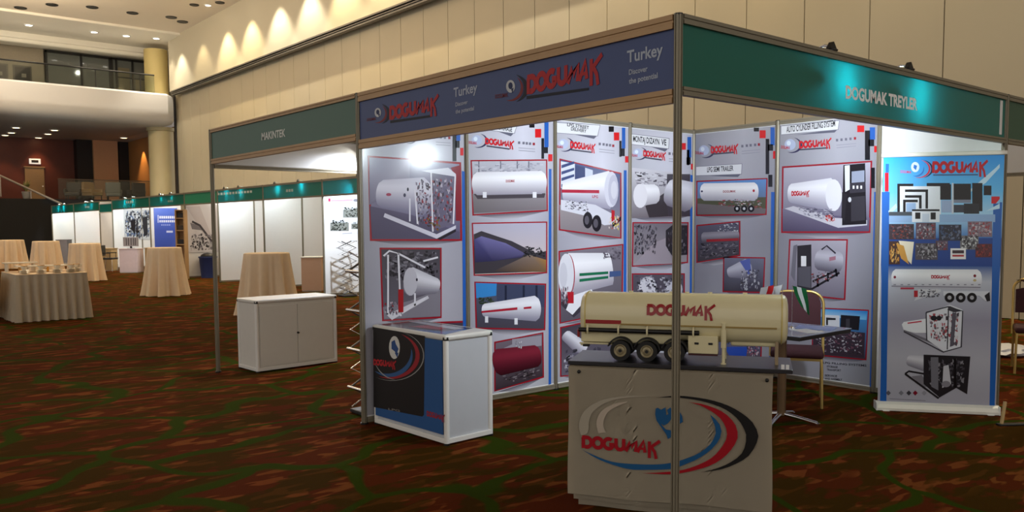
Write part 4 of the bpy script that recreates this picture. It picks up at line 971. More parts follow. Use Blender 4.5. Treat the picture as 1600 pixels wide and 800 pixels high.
# ---- black board and model tanker on top of the banner counter
tbd = thing('display_board', 'black board lying on the corner counter under the model tanker', 'board', tuple(BO+Vector((0, 0, .764))), BRZ)
bm = new(); add_box(bm, (.565, .225, .0115), (1.145, .40, .021), bevel=.003); obj('board', bm, BLACKBOARD, tbd)
for x in (1.084, 1.106):
    bm = new(); add_box(bm, (x+.006, .036, .034), (.016, .003, .024)); obj('white_sticker', bm, mat('sticker_white', (230, 230, 232), .4), tbd)
TZ = .7865
mt = thing('model_tanker', 'cream model tanker trailer with red DOGUMAK lettering on a black board', 'model truck', tuple(BO+Vector((0, 0, TZ))), BRZ)
def zz(z): return z-TZ
YC, RY, RZ_, ZC = .235, .118, .128, 1.016
def tank_sec(k=1., n=40):
    out = []
    for i in range(n):
        t = 2*PI*i/n; c, s_ = math.cos(t), math.sin(t); e = .78
        out.append((YC+RY*k*math.copysign(abs(c)**e, c), zz(ZC)+RZ_*k*math.copysign(abs(s_)**e, s_)))
    return out
bm = new(); rings = []
for x, k in ((.030, .0), (.032, .62), (.038, .84), (.050, .955), (.064, .995), (.072, 1.0), (1.078, 1.0), (1.088, .995), (1.100, .955), (1.110, .84), (1.115, .62), (1.117, 0)):
    if k == 0: rings.append([bm.verts.new((x, YC, zz(ZC)))])
    else: rings.append([bm.verts.new((x, y, z)) for y, z in tank_sec(k)])
for A_, B_ in zip(rings, rings[1:]):
    n = max(len(A_), len(B_))
    for i in range(n):
        j = (i+1) % n
        if len(A_) == 1: bm.faces.new((A_[0], B_[j], B_[i]))
        elif len(B_) == 1: bm.faces.new((A_[i], A_[j], B_[0]))
        else: bm.faces.new((A_[i], A_[j], B_[j], B_[i]))
tk = obj('tank', bm, CREAM, mt, 50)
bm = new()
for x in (.066, 1.084): add_tube(bm, [(x, y, z) for y, z in tank_sec(1.002)], .0035, 6, True)
obj('end_band', bm, mat('pale_yellow_band', (206, 186, 110), .35), tk, 60)
bm = new(); add_box(bm, (.66, YC-RY-.002, zz(.980)), (.80, .005, .008)); obj('side_stripe', bm, CREAM_D, tk)
for x in (.3, .52, .6, .72, .9):
    bm = new(); add_cyl(bm, (x, YC, zz(ZC+RZ_-.002)), (x, YC, zz(ZC+RZ_+.007)), .012, seg=12); obj('manhole_lid', bm, CREAM, tk, 40)
bm = new(); add_box(bm, (.30, YC, zz(.905)), (.52, .19, .06), bevel=.006); add_box(bm, (.33, YC, zz(.868)), (.58, .06, .03)); obj('chassis_skirt', bm, CREAM, mt)
bm = new(); add_box(bm, (.115, .128, zz(.87)), (.16, .012, .008), bevel=.002); add_box(bm, (.05, .15, zz(.862)), (.02, .04, .012)); obj('underrun_bar', bm, CREAM, mt)
bm = new(); add_box(bm, (.07, .14, zz(.857)), (.035, .03, .012), bevel=.003); obj('hitch_box', bm, BLACKPL, mt)
bm = new(); add_cyl(bm, (.035, .108, zz(.946)), (.675, .108, zz(.946)), .0125, seg=14); gd = obj('side_guard_tube', bm, BLACKPL, mt, 40)
bm = new()
for x in (.085, .252, .405, .54, .645): add_tube(bm, [(x, .125, zz(.975)), (x, .100, zz(.968)), (x, .094, zz(.948)), (x, .100, zz(.93)), (x, .125, zz(.925))], .005, 6)
obj('guard_clip', bm, CREAM, gd, 50)
bm = new(); add_box(bm, (.167, YC-RY+.006, zz(.990)), (.195, .012, .022), bevel=.002); obj('red_name_strip', bm, RED, mt)
bm = new(); add_box(bm, (.026, .15, zz(.922)), (.012, .03, .044), bevel=.003); obj('rear_light', bm, RED, mt)
for x in (.264, .405, .549):
    bm = new(); add_cyl(bm, (x, .090, .0545), (x, .128, .0545), .0545, seg=32)
    wl = obj('wheel', bm, RUBBER, mt, 40)
    b2 = new(); add_cyl(b2, (x, .290, .0545), (x, .338, .0545), .0545, seg=32); obj('wheel', b2, RUBBER, mt, 40)
    bm = new(); add_lathe(bm, [(.0, .0), (.012, .0), (.014, -.003), (.024, .001), (.031, -.005), (.034, -.002), (.034, .006), (0, .006)], seg=24)
    bmesh.ops.transform(bm, matrix=Matrix.Translation((x, .089, .0545)) @ Matrix.Rotation(PI/2, 4, 'X') @ Matrix.Scale(-1, 4, (0, 0, 1)), verts=bm.verts); obj('hub', bm, HUB, wl, 40)
    bm = new(); add_cyl(bm, (x, .090, .0545), (x, .084, .0545), .009, seg=12); obj('axle_cap', bm, BLACKPL, wl)
    bm = new(); pts = [(x+.066*math.cos(math.radians(t)), .0545+.066*math.sin(math.radians(t))) for t in range(8, 173, 11)]
    for (x0, z0), (x1, z1) in zip(pts, pts[1:]):
        v = [bm.verts.new(p) for p in ((x0, .086, z0), (x1, .086, z1), (x1, .135, z1), (x0, .135, z0))]; bm.faces.new(v)
    bmesh.ops.remove_doubles(bm, verts=bm.verts, dist=1e-5); bmesh.ops.solidify(bm, geom=bm.faces[:], thickness=.006); obj('mudguard', bm, RUBBER, mt, 50)
bm = new(); add_box(bm, (.694, .165, zz(.885)), (.152, .12, .094), bevel=.004); bx_ = obj('side_box', bm, CREAM, mt)
bm = new()
for x in (.662, .733): add_box(bm, (x, .1035, zz(.892)), (.022, .006, .011), bevel=.002)
obj('box_latch', bm, BLACKPL, bx_)
bm = new(); add_box(bm, (.694, .17, zz(.833)), (.15, .11, .012)); obj('box_base', bm, mat('maroon_base', (70, 24, 26), .5), bx_)
bm = new(); add_box(bm, (.42, YC, zz(.862)), (.42, .16, .05)); for_ = [add_cyl(bm, (x, .12, .0545), (x, .33, .0545), .010, seg=10) for x in (.264, .405, .549)]
obj('bogie_frame', bm, BLACKPL, mt)
bm = new(); add_cyl(bm, (.798, .115, zz(.872)), (.798, .115, zz(.965)), .0135, seg=16); add_cyl(bm, (.798, .115, zz(.93)), (.798, .115, zz(1.0)), .010, seg=16); add_cyl(bm, (.798, .115, .006), (.798, .115, zz(.872)), .0085, seg=14); add_cyl(bm, (.798, .115, 0), (.798, .115, .006), .014, seg=14)
obj('landing_leg', bm, CREAM, mt, 40)
bm = new(); add_cyl(bm, (.798, .30, zz(.872)), (.798, .30, zz(.965)), .0135, seg=16); add_cyl(bm, (.798, .30, .0), (.798, .30, zz(.872)), .0085, seg=14); obj('landing_leg', bm, CREAM, mt, 40)
for y in (.17, .28):
    bm = new(); add_box(bm, (1.062, y, zz(.85)), (.016, .02, .128)); obj('front_support', bm, mat('tan_support', (150, 130, 100), .5), mt)
bm = new(); add_box(bm, (.95, YC, zz(.90)), (.24, .11, .05), bevel=.01); obj('front_saddle', bm, CREAM, mt)
# lettering wrapped on the tank's near side
WORLD_LAID.add(mt.name)
a = Art(BO+BI*(YC-RY-.0005), BU, -BI, .0004); a.logo((1011, 492), (1117, 494), 16, (150, 20, 28), 1)
lt = a.build('tank_lettering', PRINT, mt)
for v in lt.data.vertices:                  # press the letters onto the curved flank
    d = v.co-BO; z = v.co.z; k = min(1, abs((z-ZC)/RZ_)); t = (1-k**(2/.78))**(.78/2)
    off = (YC-RY*t) - .0042; s_ = d.dot(BU); v.co = BO+BU*s_+BI*off+Vector((0, 0, z))

# ---- roll-up banner
RU = (Vector((3.896, -.045, 0))-Vector((3.376, .659, 0))).normalized(); RO = Vector((3.376, .659, 0)); RN = Vector((RU.y, -RU.x, 0)); RRZ = math.atan2(RU.y, RU.x)
ru = thing('roll_up_banner', 'tall blue-topped roll-up banner with tanker pictures at the right', 'banner', tuple(RO), RRZ); WORLD_LAID.add(ru.name)
def loc_obj(name, bm, m, parent, sm=None):
    o = obj(name, bm, m, None, sm); o.parent = parent; return o
bm = new(); sec = [(-.06, .0), (.06, .0), (.06, .02), (.045, .05), (.02, .066), (-.02, .066), (-.05, .05), (-.06, .02)]
add_extrude(bm, sec, (-.012, .01, .006), (.888, .01, .006)); loc_obj('base_cassette', bm, mat('brushed_pale_aluminium', (226, 222, 212), .35, .2), ru)
for x in (-.014, .878):
    bm = new(); add_box(bm, (x+.006, .01, .036), (.012, .122, .066), bevel=.004); loc_obj('end_cap', bm, WHITE_EDGE, ru)
for x in (.06, .82):
    bm = new(); add_box(bm, (x, .01, .003), (.05, .16, .006)); loc_obj('foot', bm, CHROME, ru)
bm = new(); add_cyl(bm, (.43, .03, .06), (.43, .03, 2.03), .010, seg=10); loc_obj('support_pole', bm, CHROME, ru)
bm = new(); add_box(bm, (.438, .004, 2.045), (.90, .03, .035), bevel=.008); loc_obj('top_bar', bm, mat('brushed_pale_aluminium', (226, 222, 212)), ru)
a = Art(RO+RN*.0, RU, RN, .0004); a.slab(.004, .066, .868, 2.035, .001, (186, 184, 198))
def g3(y0, y1, c0, c1, L=.3):
    (u_, v0) = a.q(1470, y0); v1 = a.q(1470, y1)[1]; a.uv([(.004, v1), (.868, v1), (.868, v0), (.004, v0)], [c1, c1, c0, c0], L)
g3(243, 300, (40, 140, 218), (96, 178, 230)); g3(300, 345, (96, 178, 230), (176, 208, 232)); g3(345, 372, (150, 190, 224), (60, 110, 180)); g3(372, 416, (30, 66, 140), (28, 62, 136)); g3(416, 440, (60, 90, 150), (186, 188, 202)); g3(440, 500, (186, 188, 202), (150, 146, 164)); g3(500, 560, (150, 146, 164), (176, 174, 186)); g3(560, 634, (176, 174, 186), (160, 158, 172))
a.px([(1384, 256), (1389, 256), (1379, 629), (1375, 629)], (34, 92, 172), .8); a.px([(1562, 316), (1566, 316), (1554, 637), (1547, 637)], (34, 92, 172), .8); a.px([(1378, 300), (1390, 300), (1385, 629), (1376, 629)], (34, 92, 172), .7); a.px([(1552, 318), (1564, 318), (1554, 637), (1546, 636)], (34, 92, 172), .7)
for p in ([(1500, 310), (1556, 262), (1562, 256), (1562, 262), (1540, 286)], [(1388, 330), (1400, 318), (1402, 324), (1390, 336)], [(1540, 330), (1562, 318), (1562, 326)]): a.px(p, (190, 218, 238), .9)
a.rect(1382.5, 270, 1388.5, 299, (200, 22, 40), 1.2); a.px([(1549, 307), (1562, 307), (1562, 311), (1556, 318), (1549, 318)], (200, 22, 40), 1.2)
a.crescent(1436, 264, 18, 14, -80, 110, 3, (206, 50, 70), 1.4); a.crescent(1440, 264, 18, 14, -80, 80, 3, (30, 34, 60), 1.6); a.ell(1430, 261, 6.5, 8, (206, 222, 240), 1.8); a.crescent(1432, 264, 12, 12, -20, 120, 2.4, (50, 110, 190), 1.7); a.px([(1428, 257), (1433, 259), (1431, 266), (1427, 262)], (50, 110, 190), 2)
a.text('DOGUMAK', (1407, 270), (1424, 271), 4, (200, 40, 60), 2.2)
a.logo((1457, 270), (1543, 269), 17, (180, 20, 36), 2.4); a.line([(1458, 273.5), (1528, 273)], 1, (60, 80, 120), 2.3)
# headquarters picture: white frames and dark glass
W_, K_ = (222, 224, 234), (26, 25, 30)
for (x0, y0, x1, y1, c) in ((1402, 287, 1427, 335, K_), (1406, 291, 1470, 335, W_), (1448, 286, 1484, 291, K_), (1414, 296, 1450, 300, K_), (1446, 296, 1450, 326, K_), (1414, 305, 1440, 309, K_), (1436, 305, 1440, 326, K_), (1411, 312, 1434, 316, K_), (1411, 312, 1415, 334, K_), (1416, 317, 1431, 333, (150, 176, 214)), (1428, 303, 1444, 305, W_), (1469, 288, 1486, 312, K_), (1471, 313, 1487, 332, (150, 166, 200)), (1487, 286, 1490, 334, (190, 196, 210)), (1490, 287, 1517, 312, K_), (1490, 312, 1517, 317, (120, 126, 146)), (1519, 286, 1535, 330, K_), (1537, 290, 1549, 305, K_), (1490, 320, 1520, 332, (56, 58, 70)), (1506, 318, 1530, 334, (40, 42, 50))):
    a.rect(x0, y0, x1, y1, c, 1.6+.02*len(a.Fc)/10)
BL_ = 1.6+.02*len(a.Fc)/10+.5
a.rect(1389, 335, 1555, 347, (140, 170, 210), BL_); a.rect(1389, 331, 1425, 337, (70, 76, 84), BL_+.2)
a.rect(1425, 327, 1468, 347, W_, BL_+.4); a.rect(1425, 327, 1468, 330, K_, BL_+.6); a.rect(1430, 332, 1438, 342, K_, BL_+.6); a.rect(1454, 332, 1462, 343, K_, BL_+.6); a.rect(1441, 334, 1452, 347, (196, 204, 222), BL_+.6)
# workshop collage
def pic(x0, y0, x1, y1, c, n, pal, sd, sz=.16):
    a.rect(x0, y0, x1, y1, c, BL_+.8); a.busy([(x0, y0), (x1, y0), (x1, y1), (x0, y1)], n, pal, sd, BL_+1, sz)
DKP = [(30, 26, 34), (70, 60, 72), (120, 108, 120), (150, 60, 50)]
pic(1389, 350, 1428, 374, (60, 48, 58), 40, DKP, 1, .12); pic(1431, 348, 1462, 374, (96, 70, 84), 30, BUSYR, 2, .14); pic(1467, 351, 1502, 376, (44, 44, 60), 36, [(60, 80, 120), (26, 26, 34), (110, 116, 140)], 3, .13); pic(1512, 346, 1550, 370, (130, 110, 124), 40, [(200, 196, 206), (150, 40, 50), (90, 80, 92)], 4, .12)
pic(1389, 377, 1406, 413, (70, 44, 40), 16, [(210, 140, 60), (40, 30, 36), (240, 190, 110)], 5, .2); a.px([(1404, 376), (1428, 378), (1424, 413), (1412, 400)], (236, 226, 206), BL_+1.6); a.px([(1400, 380), (1412, 384), (1420, 413), (1408, 404)], (206, 150, 70), BL_+1.8)
pic(1430, 380, 1465, 406, (80, 74, 84), 36, [(30, 28, 34), (180, 176, 186), (120, 116, 126)], 6, .14); pic(1462, 376, 1481, 391, (90, 70, 90), 14, BUSYR, 7, .2); pic(1500, 368, 1529, 390, (110, 108, 116), 30, [(230, 230, 234), (24, 22, 28), (60, 58, 64)], 8, .16); pic(1524, 381, 1550, 402, (90, 40, 50), 24, [(170, 60, 50), (60, 26, 36), (120, 50, 56)], 9, .16)
a.rect(1485, 388, 1509, 405, (230, 226, 230), BL_+2); a.rect(1488, 391, 1506, 396, (60, 40, 50), BL_+2.3); a.rect(1488, 398, 1506, 401, (176, 50, 60), BL_+2.3)
TL = BL_+1
a.tank((1399, 435), (1527, 437), 14.5, 16, TL, (240, 240, 246), (176, 174, 188)); a.line([(1393, 447), (1532, 449)], .7, (120, 116, 130), TL+1.4)
for x in range(1396, 1530, 11): a.rect(x, 444, x+4, 445.5, (130, 128, 142), TL+1.4)
a.logo((1455, 435), (1484, 435), 5, (176, 40, 60), TL+1.6); a.ell(1398, 433, 2, 2.2, (130, 40, 60), TL+1.6); a.ell(1523, 431, 2.2, 2.4, (120, 30, 46), TL+1.6); a.ell(1523, 438, 2.6, 2, (190, 170, 120), TL+1.6)
a.rect(1407, 449, 1428, 452, (170, 60, 80), TL+1.5); a.rect(1428, 454, 1434, 464, (170, 40, 50), TL+1.6); a.px([(1434, 452), (1470, 452), (1470, 456), (1440, 466), (1428, 470), (1434, 460)], (200, 200, 210), TL+1.4); a.busy([(1434, 451), (1470, 451), (1470, 464), (1436, 466)], 24, [(90, 88, 100), (230, 230, 236), (40, 38, 46)], 11, TL+1.8, .14)
a.px([(1474, 455), (1546, 455), (1546, 470), (1540, 470), (1530, 462), (1474, 462)], (206, 206, 216), TL+1.3); a.px([(1538, 462), (1546, 456), (1547, 470), (1542, 471)], (30, 28, 34), TL+1.5)
for x in (1483.5, 1501, 1518.5): a.ell(x, 465, 7.6, 7.6, (24, 22, 26), TL+2); a.ell(x, 465, 3.2, 3.2, (170, 168, 176), TL+2.3)
a.px([(1409, 507), (1412, 503), (1452, 497), (1452, 520), (1430, 520), (1412, 516)], (224, 224, 232), TL); a.px([(1412, 515), (1474, 540), (1474, 544), (1412, 519)], (110, 106, 118), TL+.2); a.line([(1418, 505), (1440, 502)], 1, (190, 60, 80), TL+.4)
a.px([(1448, 490), (1484, 476), (1504, 484), (1500, 542), (1474, 549), (1448, 530)], (214, 214, 224), TL+.3); a.busy([(1450, 490), (1500, 486), (1498, 542), (1452, 530)], 60, [(226, 226, 234), (120, 116, 128), (60, 58, 66), (170, 60, 70)], 12, TL+.8, .1)
for p in ([(1447, 488), (1482, 479), (1504, 486), (1502, 542), (1474, 550), (1412, 518)], [(1482, 479), (1480, 546)], [(1447, 488), (1448, 532)]): a.line(p, .9, (60, 58, 66), TL+2)
a.ell(1459, 497, 5, 4, (40, 38, 44), TL+2.2); a.ell(1467, 497, 4, 4, (40, 38, 44), TL+2.2); a.px([(1484, 478), (1503, 486), (1490, 488), (1480, 484)], (60, 58, 66), TL+2.1); a.px([(1488, 488), (1494, 489), (1490, 540), (1484, 542)], (90, 86, 98), TL+2.2)
a.tank((1420, 563), (1444, 568), 8, 12, TL, (210, 208, 218), (120, 116, 130)); a.line([(1414, 584), (1466, 622), (1484, 600)], 1.6, (34, 32, 36), TL+1.4); a.line([(1414, 584), (1420, 580), (1444, 584)], 1.4, (34, 32, 36), TL+1.4); a.px([(1424, 588), (1440, 586), (1452, 602), (1444, 606)], (120, 116, 126), TL+1.2)
a.px([(1443, 554), (1516, 557), (1511, 616), (1494, 606), (1468, 621), (1443, 600)], (36, 33, 38), TL+1.6); a.busy([(1446, 558), (1512, 560), (1508, 606), (1450, 604)], 60, [(24, 22, 26), (84, 80, 90), (150, 146, 156), (60, 56, 64)], 13, TL+2, .1); a.px([(1454, 558), (1466, 558), (1466, 610), (1455, 604)], (110, 108, 118), TL+3); a.px([(1474, 572), (1482, 570), (1486, 600), (1472, 606)], (190, 188, 198), TL+3.1); a.ell(1478, 600, 7, 5, (130, 126, 136), TL+3.2); a.px([(1490, 560), (1494, 560), (1494, 606), (1490, 604)], (20, 18, 22), TL+3.3)
for x, c in ((1388, (90, 88, 100)), (1408, (120, 118, 128)), (1420, (60, 58, 66)), (1430, (120, 24, 44)), (1444, (140, 138, 148))): a.px([(x-4, 614), (x, 610), (x+4, 614), (x, 618)], c, TL)
a.line([(1390, 623), (1446, 626)], .6, (130, 128, 140), TL)
a.build('graphic_sheet', PRINT, ru)

# ---- table, flags, chair in the stand
tt = thing('pedestal_table', 'square glass-topped pedestal table behind the model tanker', 'table', (2.45, .95, 0))
bm = new(); add_box(bm, (0, 0, .7165), (.72, .72, .007), bevel=.002); obj('table_top', bm, GLASSY, tt)
bm = new(); add_box(bm, (0, 0, .699), (.715, .715, .027), bevel=.004); add_cyl(bm, (0, 0, .66), (0, 0, .69), .12, seg=24); obj('under_frame', bm, BLACKPL, tt)
bm = new(); add_cyl(bm, (0, 0, .05), (0, 0, .67), .032, seg=24); obj('column', bm, mat('bronze_table_column', (120, 96, 70), .4, .5), tt, 40)
for k in range(4):
    a_ = k*PI/2+.25; bm = new(); d = Vector((math.cos(a_), math.sin(a_), 0)); add_tube(bm, [d*.02+Vector((0, 0, .06)), d*.12+Vector((0, 0, .045)), d*.27+Vector((0, 0, .018))], .016, 8); add_cyl(bm, d*.27, d*.27+Vector((0, 0, .02)), .022, seg=12); obj('base_foot', bm, CHROME, tt, 50)
def desk_flag(label, x, y, rz, cols, h=.33):
    t = thing('desk_flag', label, 'flag', (x, y, .7205), rz, 'desk flags')
    bm = new(); add_lathe(bm, [(.028, 0), (.028, .006), (.012, .012), (.006, .02)], seg=16); obj('base', bm, CHROME, t, 40)
    bm = new(); add_cyl(bm, (0, 0, .012), (0, 0, h), .0025, seg=8); obj('staff', bm, CHROME, t)
    n = len(cols)
    for k, c in enumerate(cols):
        bm = new(); rows = []
        for j in range(7):
            v = j/6; x_ = .10*v**1.15; row = []
            for i in range(5):
                s_ = (k+i/4)/n
                row.append(bm.verts.new((.003+x_*.55+s_*.10*(1-.25*v), .02*math.sin(v*4+s_*3), h-.004-.15*v-s_*.055*(.4+v))))
            rows.append(row)
        for j in range(6):
            for i in range(4): bm.faces.new((rows[j][i], rows[j][i+1], rows[j+1][i+1], rows[j+1][i]))
        bmesh.ops.solidify(bm, geom=bm.faces[:], thickness=.0015); obj('flag_cloth', bm, mat('flag_%s' % c[0], c[1], .8), t, 60)
WHT, GRN, RDF = ('white', (226, 228, 232)), ('green', (10, 110, 60)), ('red', (196, 26, 38))
desk_flag('small red and white desk flag, leftmost of the three above the tanker', 2.365, .972, 2.44, [RDF, WHT], .335)
desk_flag('small white desk flag between the red one and the green one', 2.415, .935, 2.3, [WHT], .335)
desk_flag('small green and white desk flag in front of the burgundy chair', 2.47, .885, -.75, [GRN, WHT, GRN], .325)
t = thing('brochure', 'open brochure lying on the glass-topped table', 'brochure', (2.62, .78, .7203), .3)
bm = new(); add_box(bm, (0, 0, .0015), (.2, .28, .003), bevel=.001, seg=1); obj('page', bm, mat('blue_brochure', (120, 136, 190), .3), t)
t = thing('brochure', 'pale leaflet lying beside the open brochure on the glass table', 'brochure', (2.40, .72, .7203), -.4)
bm = new(); add_box(bm, (0, 0, .0015), (.15, .21, .003), bevel=.001, seg=1); obj('page', bm, mat('pale_leaflet', (190, 186, 190), .4), t)

def banquet_chair(label, x, y, rz, group='banquet chairs', pad=None):
    """local: seat faces -y; origin between the feet"""
    pad = pad or BURG
    t = thing('banquet_chair', label, 'chair', (x, y, 0), rz, group)
    bm = new(); add_box(bm, (0, -.01, .435), (.42, .42, .065), bevel=.028, seg=3); obj('seat', bm, pad, t, 60)
    bm = new(); add_box(bm, (0, 0, .395), (.40, .40, .02)); obj('seat_frame', bm, GOLD, t)
    M = Matrix.Translation((0, .205, .455)) @ Matrix.Rotation(-.13, 4, 'X')
    bm = new(); pts = [(-.205, .12), (.205, .12)] + [(.205, .36)] + [(.205-.12*(1-math.cos(math.radians(t_))), .36+.10*math.sin(math.radians(t_))) for t_ in range(15, 91, 15)] + [(-.085-.12*(1-math.cos(math.radians(90-t_)))+.0, .46-.10*(1-math.sin(math.radians(90-t_)))) for t_ in range(0, 76, 15)] + [(-.205, .36)]
    hull = []
    for p in pts:
        if not hull or (Vector(p)-Vector(hull[-1])).length > 1e-4: hull.append(p)
    A_ = [bm.verts.new(M @ Vector((px_*.95, -.022, pz_))) for px_, pz_ in hull]; B_ = [bm.verts.new(M @ Vector((px_*.95, .022, pz_))) for px_, pz_ in hull]
    bm.faces.new(A_); bm.faces.new(B_[::-1])
    for i in range(len(hull)):
        j = (i+1) % len(hull); bm.faces.new((A_[i], A_[j], B_[j], B_[i]))
    obj('backrest', bm, pad, t)
    bm = new(); pth = [(-.215, -.10), (-.215, .36)] + [(-.215+.125*(1-math.cos(math.radians(t_))), .36+.11*math.sin(math.radians(t_))) for t_ in range(15, 91, 15)] + [(.09+.125*math.sin(math.radians(t_)), .47-.11*(1-math.cos(math.radians(t_)))) for t_ in range(0, 91, 15)] + [(.215, -.10)]
    add_tube(bm, [M @ Vector((p_, 0, q_)) for p_, q_ in pth], .013, 10); obj('back_frame', bm, GOLD, t, 60)
    for sx in (-1, 1):
        bm = new(); add_tube(bm, [(.19*sx, -.19, .405), (.195*sx, -.20, .30), (.20*sx, -.21, .0)], .012, 10); obj('leg', bm, GOLD, t, 60)
        bm = new(); add_tube(bm, [(.205*sx, .19, .405), (.205*sx, .21, .28), (.205*sx, .26, .0)], .012, 10); obj('leg', bm, GOLD, t, 60)
    return t
# facing the camera side: local -y points along (-.64,-.76)
CH = banquet_chair('burgundy banquet chair with gold frame behind the glass table', 3.15, 1.25, -1.02)
dup(CH, (6.22, .42, 0), -1.2, 'dark red banquet chair cut by the right frame edge')
t = thing('plastic_bag', 'crumpled white bag on the carpet right of the roll-up banner', 'bag', (7.2, 1.05, 0))
bm = new(); bmesh.ops.create_icosphere(bm, subdivisions=3, radius=1)
rr = random.Random(5)
for v in bm.verts:
    k = 1+.22*math.sin(v.co.x*7+v.co.y*5)*math.cos(v.co.z*6+v.co.y*4)+rr.uniform(-.06, .06)
    v.co = Vector((v.co.x*.30*k, v.co.y*.22*k, max(0, .055+v.co.z*.06*k)))
obj('bag', bm, mat('white_plastic_film', (214, 214, 218), .35), t, 60)
t = thing('floor_prop', 'short pale upright with a dark foot bar at the right frame edge', 'stand', (3.545, -.206, 0), -.6)
bm = new(); add_extrude(bm, [(-.010, -.007), (.010, -.007), (.010, .007), (-.010, .007)], (0, 0, .014), (.022, .0, .18), up=(0, 1, 0)); obj('upright', bm, mat('pale_wood', (190, 160, 112), .5), t)
bm = new(); add_box(bm, (.24, 0, .007), (.54, .05, .014), bevel=.003); obj('foot_bar', bm, BLACKPL, t)

# ---- folding brochure racks
def brochure_rack(label, x, y, rz, w=.3, h=1.2, n=5, name='brochure_rack'):
    t = thing(name, label, 'brochure rack', (x, y, 0), rz, 'folding brochure racks')
    st = h/n; z0 = .06
    for yy, m, sg in ((-.10, mat('dark_rack_frame', (70, 70, 72), .4, .4), 1), (.10, mat('dark_rack_frame', (70, 70, 72)), -1)):
        pts = [((w/2 if (k % 2) == (sg > 0) else -w/2), yy, z0+k*st/2*1.0) for k in range(2*n+1)]
        bm = new(); add_tube(bm, pts, .013, 8); obj('zigzag_frame', bm, m, t, 50)
        pts = [(-p[0], p[1]*.8, p[2]) for p in pts]
        bm = new(); add_tube(bm, pts, .006, 8); obj('zigzag_frame', bm, CHROME, t, 50)
    for k in range(2*n+1):
        sx = -1 if k % 2 else 1
        bm = new(); add_cyl(bm, (w/2*sx, -.13, z0+k*st/2), (w/2*sx, .13, z0+k*st/2), .012, seg=10); obj('cross_bar', bm, CHROME, t, 40)
    bm = new(); add_box(bm, (0, 0, .02), (w*.9, .28, .03), bevel=.006); obj('base', bm, mat('black_rack_base', (26, 26, 27), .5), t)
    return t
brochure_rack('folding brochure rack seen edge-on behind the leftmost poster post', .235, 3.28, 0, .28, 1.25, 4)
# ================================================================== THE FAR ROW OF STANDS
RX = 5.2
RYS = [10.7, 13.7, 16.75, 19.7, 22.3, 25.6, 30.0, 31.75, 35.8, 40.0]
RL = ['post at the right end of the far row beside the leftmost poster', 'far-row post right of the peach counter', 'far-row post above the beige draped table behind the white counter', 'far-row post just right of the near slim post', 'far-row post left of the flat bright green fascia', 'far-row post left of the blue poster', 'far-row post at the right of the short pale-framed fascia', 'far-row post at the left of the short pale-framed fascia', 'far-row post between the two leftmost stands', 'end post of the far row at the far left']
for (yy, lb) in zip(RYS[1:], RL[1:]): post(lb, RX, yy)
FL = ['far-row green fascia seen just left of the blue fascia post', 'far-row green fascia with two lamps above the peach counter', 'far-row green fascia with small white lettering right of the slim post', 'flat bright green far-row fascia without lamps', 'far-row green fascia above the blue poster', 'far-row green fascia with the brightest pair of lamps', 'short far-row fascia with a pale frame', 'far-row green fascia, second from the left end', 'leftmost far-row green fascia']
GREEN3 = fascia_mat('green_row_fascia', (12, 84, 58), (6, 118, 124))
GREEN4 = mat('bright_green_fascia', (20, 128, 92), .45)
for k in range(9):
    y0, y1 = RYS[k], RYS[k+1]
    m = GREEN4 if k == 3 else GREEN3
    zt = 2.455 if k != 6 else 2.36
    f_ = fascia(FL[k], (RX, y1), (RX, y0), zt-.29, zt, m, .035, .045, WHITE_EDGE if k == 6 else ALU)
    if k in (1, 2, 5, 7, 4):
        ORIG(f_); a = Art((RX-.0024, 0, 0), (0, -1, 0), (-1, 0, 0))
        if k == 2:
            for j in range(12): a.rect(340+j*4.6, 301.5-j*.35, 343+j*4.6, 305-j*.35, (196, 206, 200), 1)
        elif k == 1:
            for j in range(3): a.rect(447+j*4, 296-j*.3, 450+j*4, 300-j*.3, (170, 180, 172), 1)
        elif k == 5: [a.rect(197+j*3, 314-j*.2, 199+j*3, 318-j*.2, (196, 206, 200), 1) for j in range(4)]
        elif k == 4: [a.rect(262+j*3, 313-j*.2, 264+j*3, 316-j*.2, (150, 170, 160), 1) for j in range(3)]
        else: [a.rect(133+j*2.5, 322, 134.5+j*2.5, 325, (196, 206, 200), 1) for j in range(3)]
        a.build('fascia_lettering', PRINT_MATT, f_)
# side walls facing the camera, one-metre panels
PL = {1: ['far-row side panel carrying the photo sheet and brochure rack'], 2: ['white far-row panel left of the seam above the draped table', 'white far-row panel right of the seam above the peach counter'],
      3: ['white far-row panel right of the slim near post', 'narrow visible white panel beside the middle far-row post'], 4: ['white far-row panel above the blue bin'], 5: ['far-row panel behind the blue poster'],
      6: ['far-row panel left part behind the black and white picture', 'far-row panel right part behind the black and white picture'], 7: ['white far-row panel under the short pale-framed fascia'],
      8: ['bright white far-row panel left of the half-hidden seam', 'bright white far-row panel right of the half-hidden seam'], 9: ['leftmost bright white panel of the far row']}
for k, labs in PL.items():
    for j, lb in enumerate(labs):
        dup(PANEL, (RX+.5+j, RYS[k], 0), 0, lb, 'white far-row panels')
        if j or k in (2, 3, 6, 8): post('post on the seam of the %s' % {1: 'photo-sheet panel', 2: 'panels above the draped table', 3: 'panels right of the slim near post', 6: 'panels behind the black and white picture', 8: 'bright panels at the far left'}[k], RX+1.0, RYS[k]) if j == 0 else None
